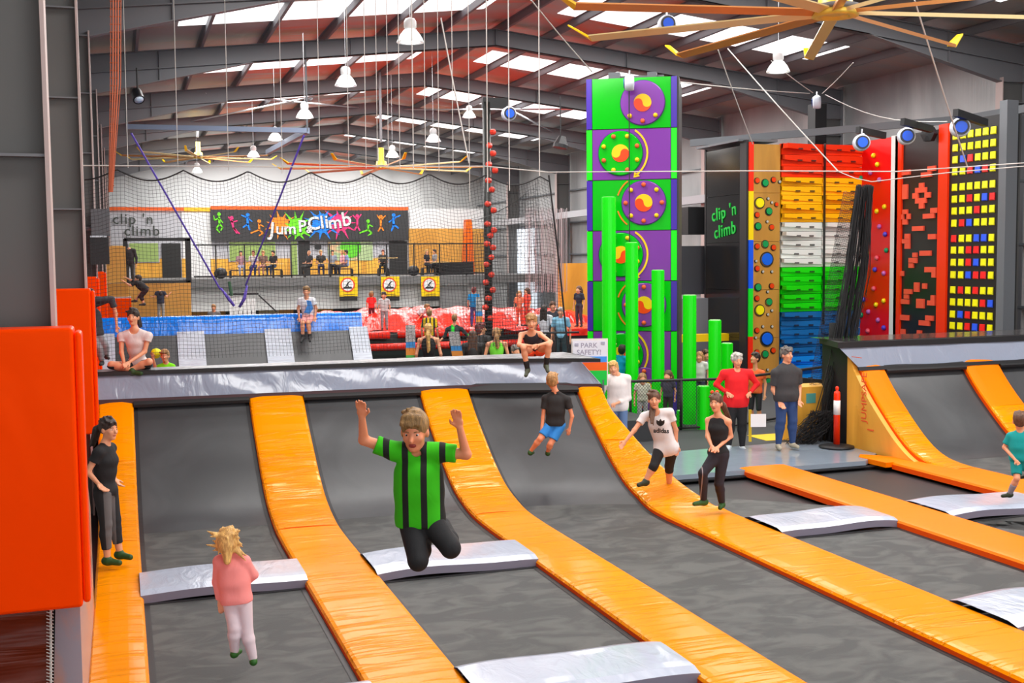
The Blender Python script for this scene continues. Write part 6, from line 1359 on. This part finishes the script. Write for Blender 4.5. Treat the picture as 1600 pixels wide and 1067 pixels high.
crowd = [
 ('small child in red standing on the airbag', 40, (581, 505), 1.05, 180, (.85, .02, .02), (.12, .01, .02), 'sand', {}),
 ('boy in a pale grey shirt and trousers standing on the airbag edge', 38, (601, 516), 1.22, 0, (.62, .6, .6), (.3, .3, .32), 'dark', {}),
 ('child bending over on the airbag in a pale top and maroon shorts', 39, (662, 508), 1.2, 70, (.6, .6, .62), (.3, .02, .03), 'sand', dict(head=(668, 481), neck=(664, 483), pel=(656, 490), sa=(663, 484), sb=(664, 484), ea=(659, 492), wa=(655, 497), eb=(668, 492), wb=(668, 498), ha=(657, 492), hb=(658, 492), ka=(663, 498), kb=(664, 498), aa=(660, 507), ab=(662, 507))),
 ('child in a blue T-shirt and jeans standing past the black pole', 38.5, (741, 511), 1.3, 170, (.0, .25, .6), (.05, .06, .25), 'auburn', {}),
 ('girl with loose fair hair in an orange top on the airbag', 38.5, (812, 510), 1.15, 10, (.95, .25, .12), (.8, .1, .05), 'fair', {}),
 ('second girl in orange turned beside the first one', 38.5, (824, 510), 1.25, -60, (.9, .1, .06), (.7, .05, .03), 'brown', {}),
 ('woman in a white top and dark trousers behind the seated boy', 31, (851, 574), 1.66, 160, (.75, .75, .8), (.03, .03, .03), 'dark', {}),
 ('man in a dark shirt with a blue chest panel', 32, (864, 569), 1.72, 10, (.03, .035, .05), (.03, .03, .03), 'brown', {}),
 ('woman in glasses and a light blue patterned shirt leaning on the rail', 30.5, (877, 577), 1.62, -10, (.25, .55, .75), (.03, .06, .07), 'grey', {}),
 ('girl in black holding a pale blue bundle before the plywood screen', 34.8, (905, 511), 1.2, -40, (.03, .03, .05), (.05, .04, .06), 'brown', {}),
 ('child in white and blue peering between the adults', 33, (873, 564), 1.5, 0, (.5, .5, .55), (.03, .03, .03), 'brown', {}),
]
for lab, w, o, H, f, tc_, bc, hr, J in crowd:
    person(lab, w, o, H, J, f, None, .018, top=tc_, bottom=bc, hair=hr, hairstyle='long' if ('girl' in lab or 'woman' in lab) and hr != 'grey' else 'short', sleeve=.7, fem='girl' in lab or 'woman' in lab)
person('tall youth in a yellow and red striped shirt at the airbag steps', 35, (672, 566), 1.58, {}, 170, None, .014, topmat=M_tiger, bottom=(.02, .02, .02), hair='sand', sleeve=.8)
person('boy in a black and green shirt leaning his arm on the rail', 34.5, (712, 570), 1.62, dict(head=(711, 498, 0), neck=(711, 508), sa=(700, 514), sb=(722, 514), ea=(695, 526), wa=(687, 533, -.1), eb=(731, 524), wb=(732, 534), pel=(711, 537), ha=(707, 540), hb=(715, 540)), 175, None, .013, topmat=stripes('black_green_shirt', (.02, .03, .03), (.02, .6, .03), .5, .10, 0, .12), bottom=(.02, .02, .02), hair='sand', sleeve=1.3)
mb = MB(); mb.box(5.2, 9.4, 19.4, 26, -.05, .35); tag(mb.build('viewing_platform', M_dkfloor), 'low dark viewing platform behind the net where the waiting adults stand', 'platform')
person('woman with a blonde ponytail in a black racer-back top seen from behind', 24, (671, 634), 1.69, {}, 180, None, .012, top=(.015, .015, .015), bottom=(.02, .02, .02), hair='blonde', hairstyle='pony', ponydir=(0, -.02, -.5), vest=True, fem=True)
person('long-haired woman in black behind the net, back to the camera', 23.6, (740, 638), 1.58, {}, 180, None, .012, top=(.02, .02, .02), bottom=(.02, .02, .02), hair='brown', hairstyle='long', sleeve=1.9, fem=True, build=1.1)
person('woman with dark red hair in a black top with a red collar turned aside', 24.4, (752, 630), 1.69, {}, 150, (95, 0), .012, top=(.02, .02, .02), bottom=(.02, .02, .02), hair='auburn', hairstyle='bob', sleeve=1.9, fem=True, build=1.15)
person('girl with a fair plait in a lime green racer-back top seen from behind', 23.5, (777, 639), 1.63, {}, 180, None, .012, top=(.2, .8, .05), bottom=(.03, .03, .03), hair='fair', hairstyle='pony', ponydir=(.02, -.04, -.32), vest=True, fem=True)
person('person with a bare head just visible beside the seated boy', 23.5, (806, 639), 1.26, {}, 30, None, .013, top=(.1, .1, .1), bottom=(.03, .03, .03), hair='saltpepper')
# climbers and children by the green tower
person('child in a bright blue top climbing between the green posts', 24.55, (967, 610), 1.25, dict(head=(972, 548), neck=(970, 556), pel=(966, 588), sa=(962, 560), sb=(976, 560), ea=(960, 552), wa=(962, 542, .1), eb=(978, 566), wb=(980, 556, .15), aa=(962, 622), ab=(972, 618), ka=(962, 604), kb=(972, 602)), 170, None, .013, top=(.0, .38, .8), bottom=(.01, .01, .02), hair='dark', sleeve=1.9)
person('small girl in a pale top standing behind the fence among the posts', 23.2, (1004, 668), 1.05, {}, 0, None, .013, top=(.6, .62, .5), bottom=(.5, .5, .52), hair='sand', hairstyle='long', sleeve=.5)
person('child with brown hair crouched between the green posts near the tower edge', 23.2, (1044, 660), 1.0, {}, -30, None, .014, top=(.05, .05, .08), bottom=(.03, .03, .03), hair='brown', hairstyle='long')
person('girl in white between the green posts below the yellow cushion', 25.5, (1093, 640), 1.25, {}, -20, None, .014, top=(.7, .68, .66), bottom=(.05, .05, .12), hair='fair', hairstyle='long')
person('person in grey stooping behind the girl in white', 26.5, (1102, 640), 1.35, {}, 20, None, .015, top=(.15, .16, .18), bottom=(.03, .03, .03), hair='brown')
# ---- people at the mezzanine tables
seatp = [(377, 'woman in a mauve top at the first mezzanine table', (.45, .25, .3), (.5, .5, .65), 'dark', 20), (397, 'woman in a pale top at the mezzanine table, second from the mauve one', (.6, .55, .55), (.03, .05, .12), 'auburn', 5),
         (412, 'woman in a flowered top beside the man in the black T-shirt', (.2, .12, .1), (.6, .3, .25), 'fair', -5), (428, 'large man in a black T-shirt at the end of the first mezzanine table', (.02, .02, .025), (.08, .15, .3), 'dark', -25),
         (484, 'bald man in black sitting by the dark mezzanine doorway', (.03, .03, .035), (.03, .03, .03), None, -40), (502, 'blonde woman in a black top at the second mezzanine table', (.02, .02, .02), (.05, .05, .12), 'blonde', 10),
         (520, 'woman in blue-grey at the second mezzanine table', (.3, .35, .45), (.05, .05, .06), 'dark', 20), (536, 'child in pink at the second mezzanine table', (.8, .4, .5), (.1, .1, .1), 'blonde', -60),
         (542, 'person in a pale blue shirt at the end of the second table', (.35, .45, .75), (.1, .1, .15), 'dark', -70), (599, 'person in black leaning on the high mezzanine table', (.04, .04, .04), (.03, .03, .03), 'auburn', 0),
         (667, 'fair-haired woman in black by the plywood lining', (.02, .02, .03), (.02, .02, .03), 'blonde', 60), (680, 'woman in grey and white facing the one in black', (.3, .3, .32), (.03, .03, .03), 'dark', -60)]
for px, lab, a, b, hr, f in seatp:
    p = yp(px, 433, YM+1.6); p.z = ZM
    person(lab, 60, (px, 433), 1.7, {}, f, None, .03, top=a, bottom=b, hair=hr, seated=.5, sleeve=.6, loc=tuple(p), fem='woman' in lab)
def bench(x0, x1, lab):
    a, b = yp(x0, 430, YM+1.8), yp(x1, 430, YM+1.8); t = thing('bench', lab, 'bench', ((a.x+b.x)/2, YM+1.8, ZM)); L = (b.x-a.x)/2
    mb = MB(); mb.box(-L, L, -.2, .2, .38, .44); mb.build('seat_board', mat('dark_bench', (.06, .03, .03), .5), t)
    for sx in (-1, 1): mb = MB(); mb.box(sx*L-.05, sx*L+.05, -.18, .18, 0, .38); mb.build('bench_leg', M_black, t)
bench(360, 440, 'dark bench under the four people of the first table'); bench(476, 550, 'dark bench under the people of the second table'); bench(592, 606, 'dark stool of the person leaning on the high table'); bench(660, 690, 'dark bench by the plywood lining')
def table(x0, x1, lab, h=.75):
    a, b = yp(x0, 430, YM+.9), yp(x1, 430, YM+.9); t = thing('cafe_table', lab, 'table', ((a.x+b.x)/2, YM+.9, ZM)); L = (b.x-a.x)/2
    mb = MB(); mb.box(-L, L, -.35, .35, h-.05, h); mb.build('tabletop', simple((.75, .5, .2)), t)
    mb = MB(); mb.box(-.05, .05, -.05, .05, 0, h-.05); mb.build('pedestal', M_black, t)
table(412, 442, 'pale wooden table before the man in the black T-shirt'); table(500, 532, 'pale wooden table of the second group'); table(588, 620, 'high pale wooden table by the dark doorway', 1.0); table(676, 700, 'small dark-based table by the plywood lining')
mb = MB(); a, b = yp(690, 428, YM+1), yp(750, 409, YM+1); mb.box(a.x, b.x, YM+2.2, YM+2.6, ZM, b.z); tag(mb.build('bench', M_black), 'long black bench back in front of the orange chute', 'bench')
for px, lab in ((345, 'black round bag on the mezzanine floor before the first table'), (646, 'black rounded bin bag by the plywood lining')):
    p = yp(px, 433, YM+1); mb = MB(); mb.lathe([(.1, 0), (.3, .1), (.34, .3), (.22, .5), (.02, .56)], (p.x, p.y, ZM), (0, 0, 1), 14); tag(mb.build('bag', M_black, None, True), lab, 'bag')
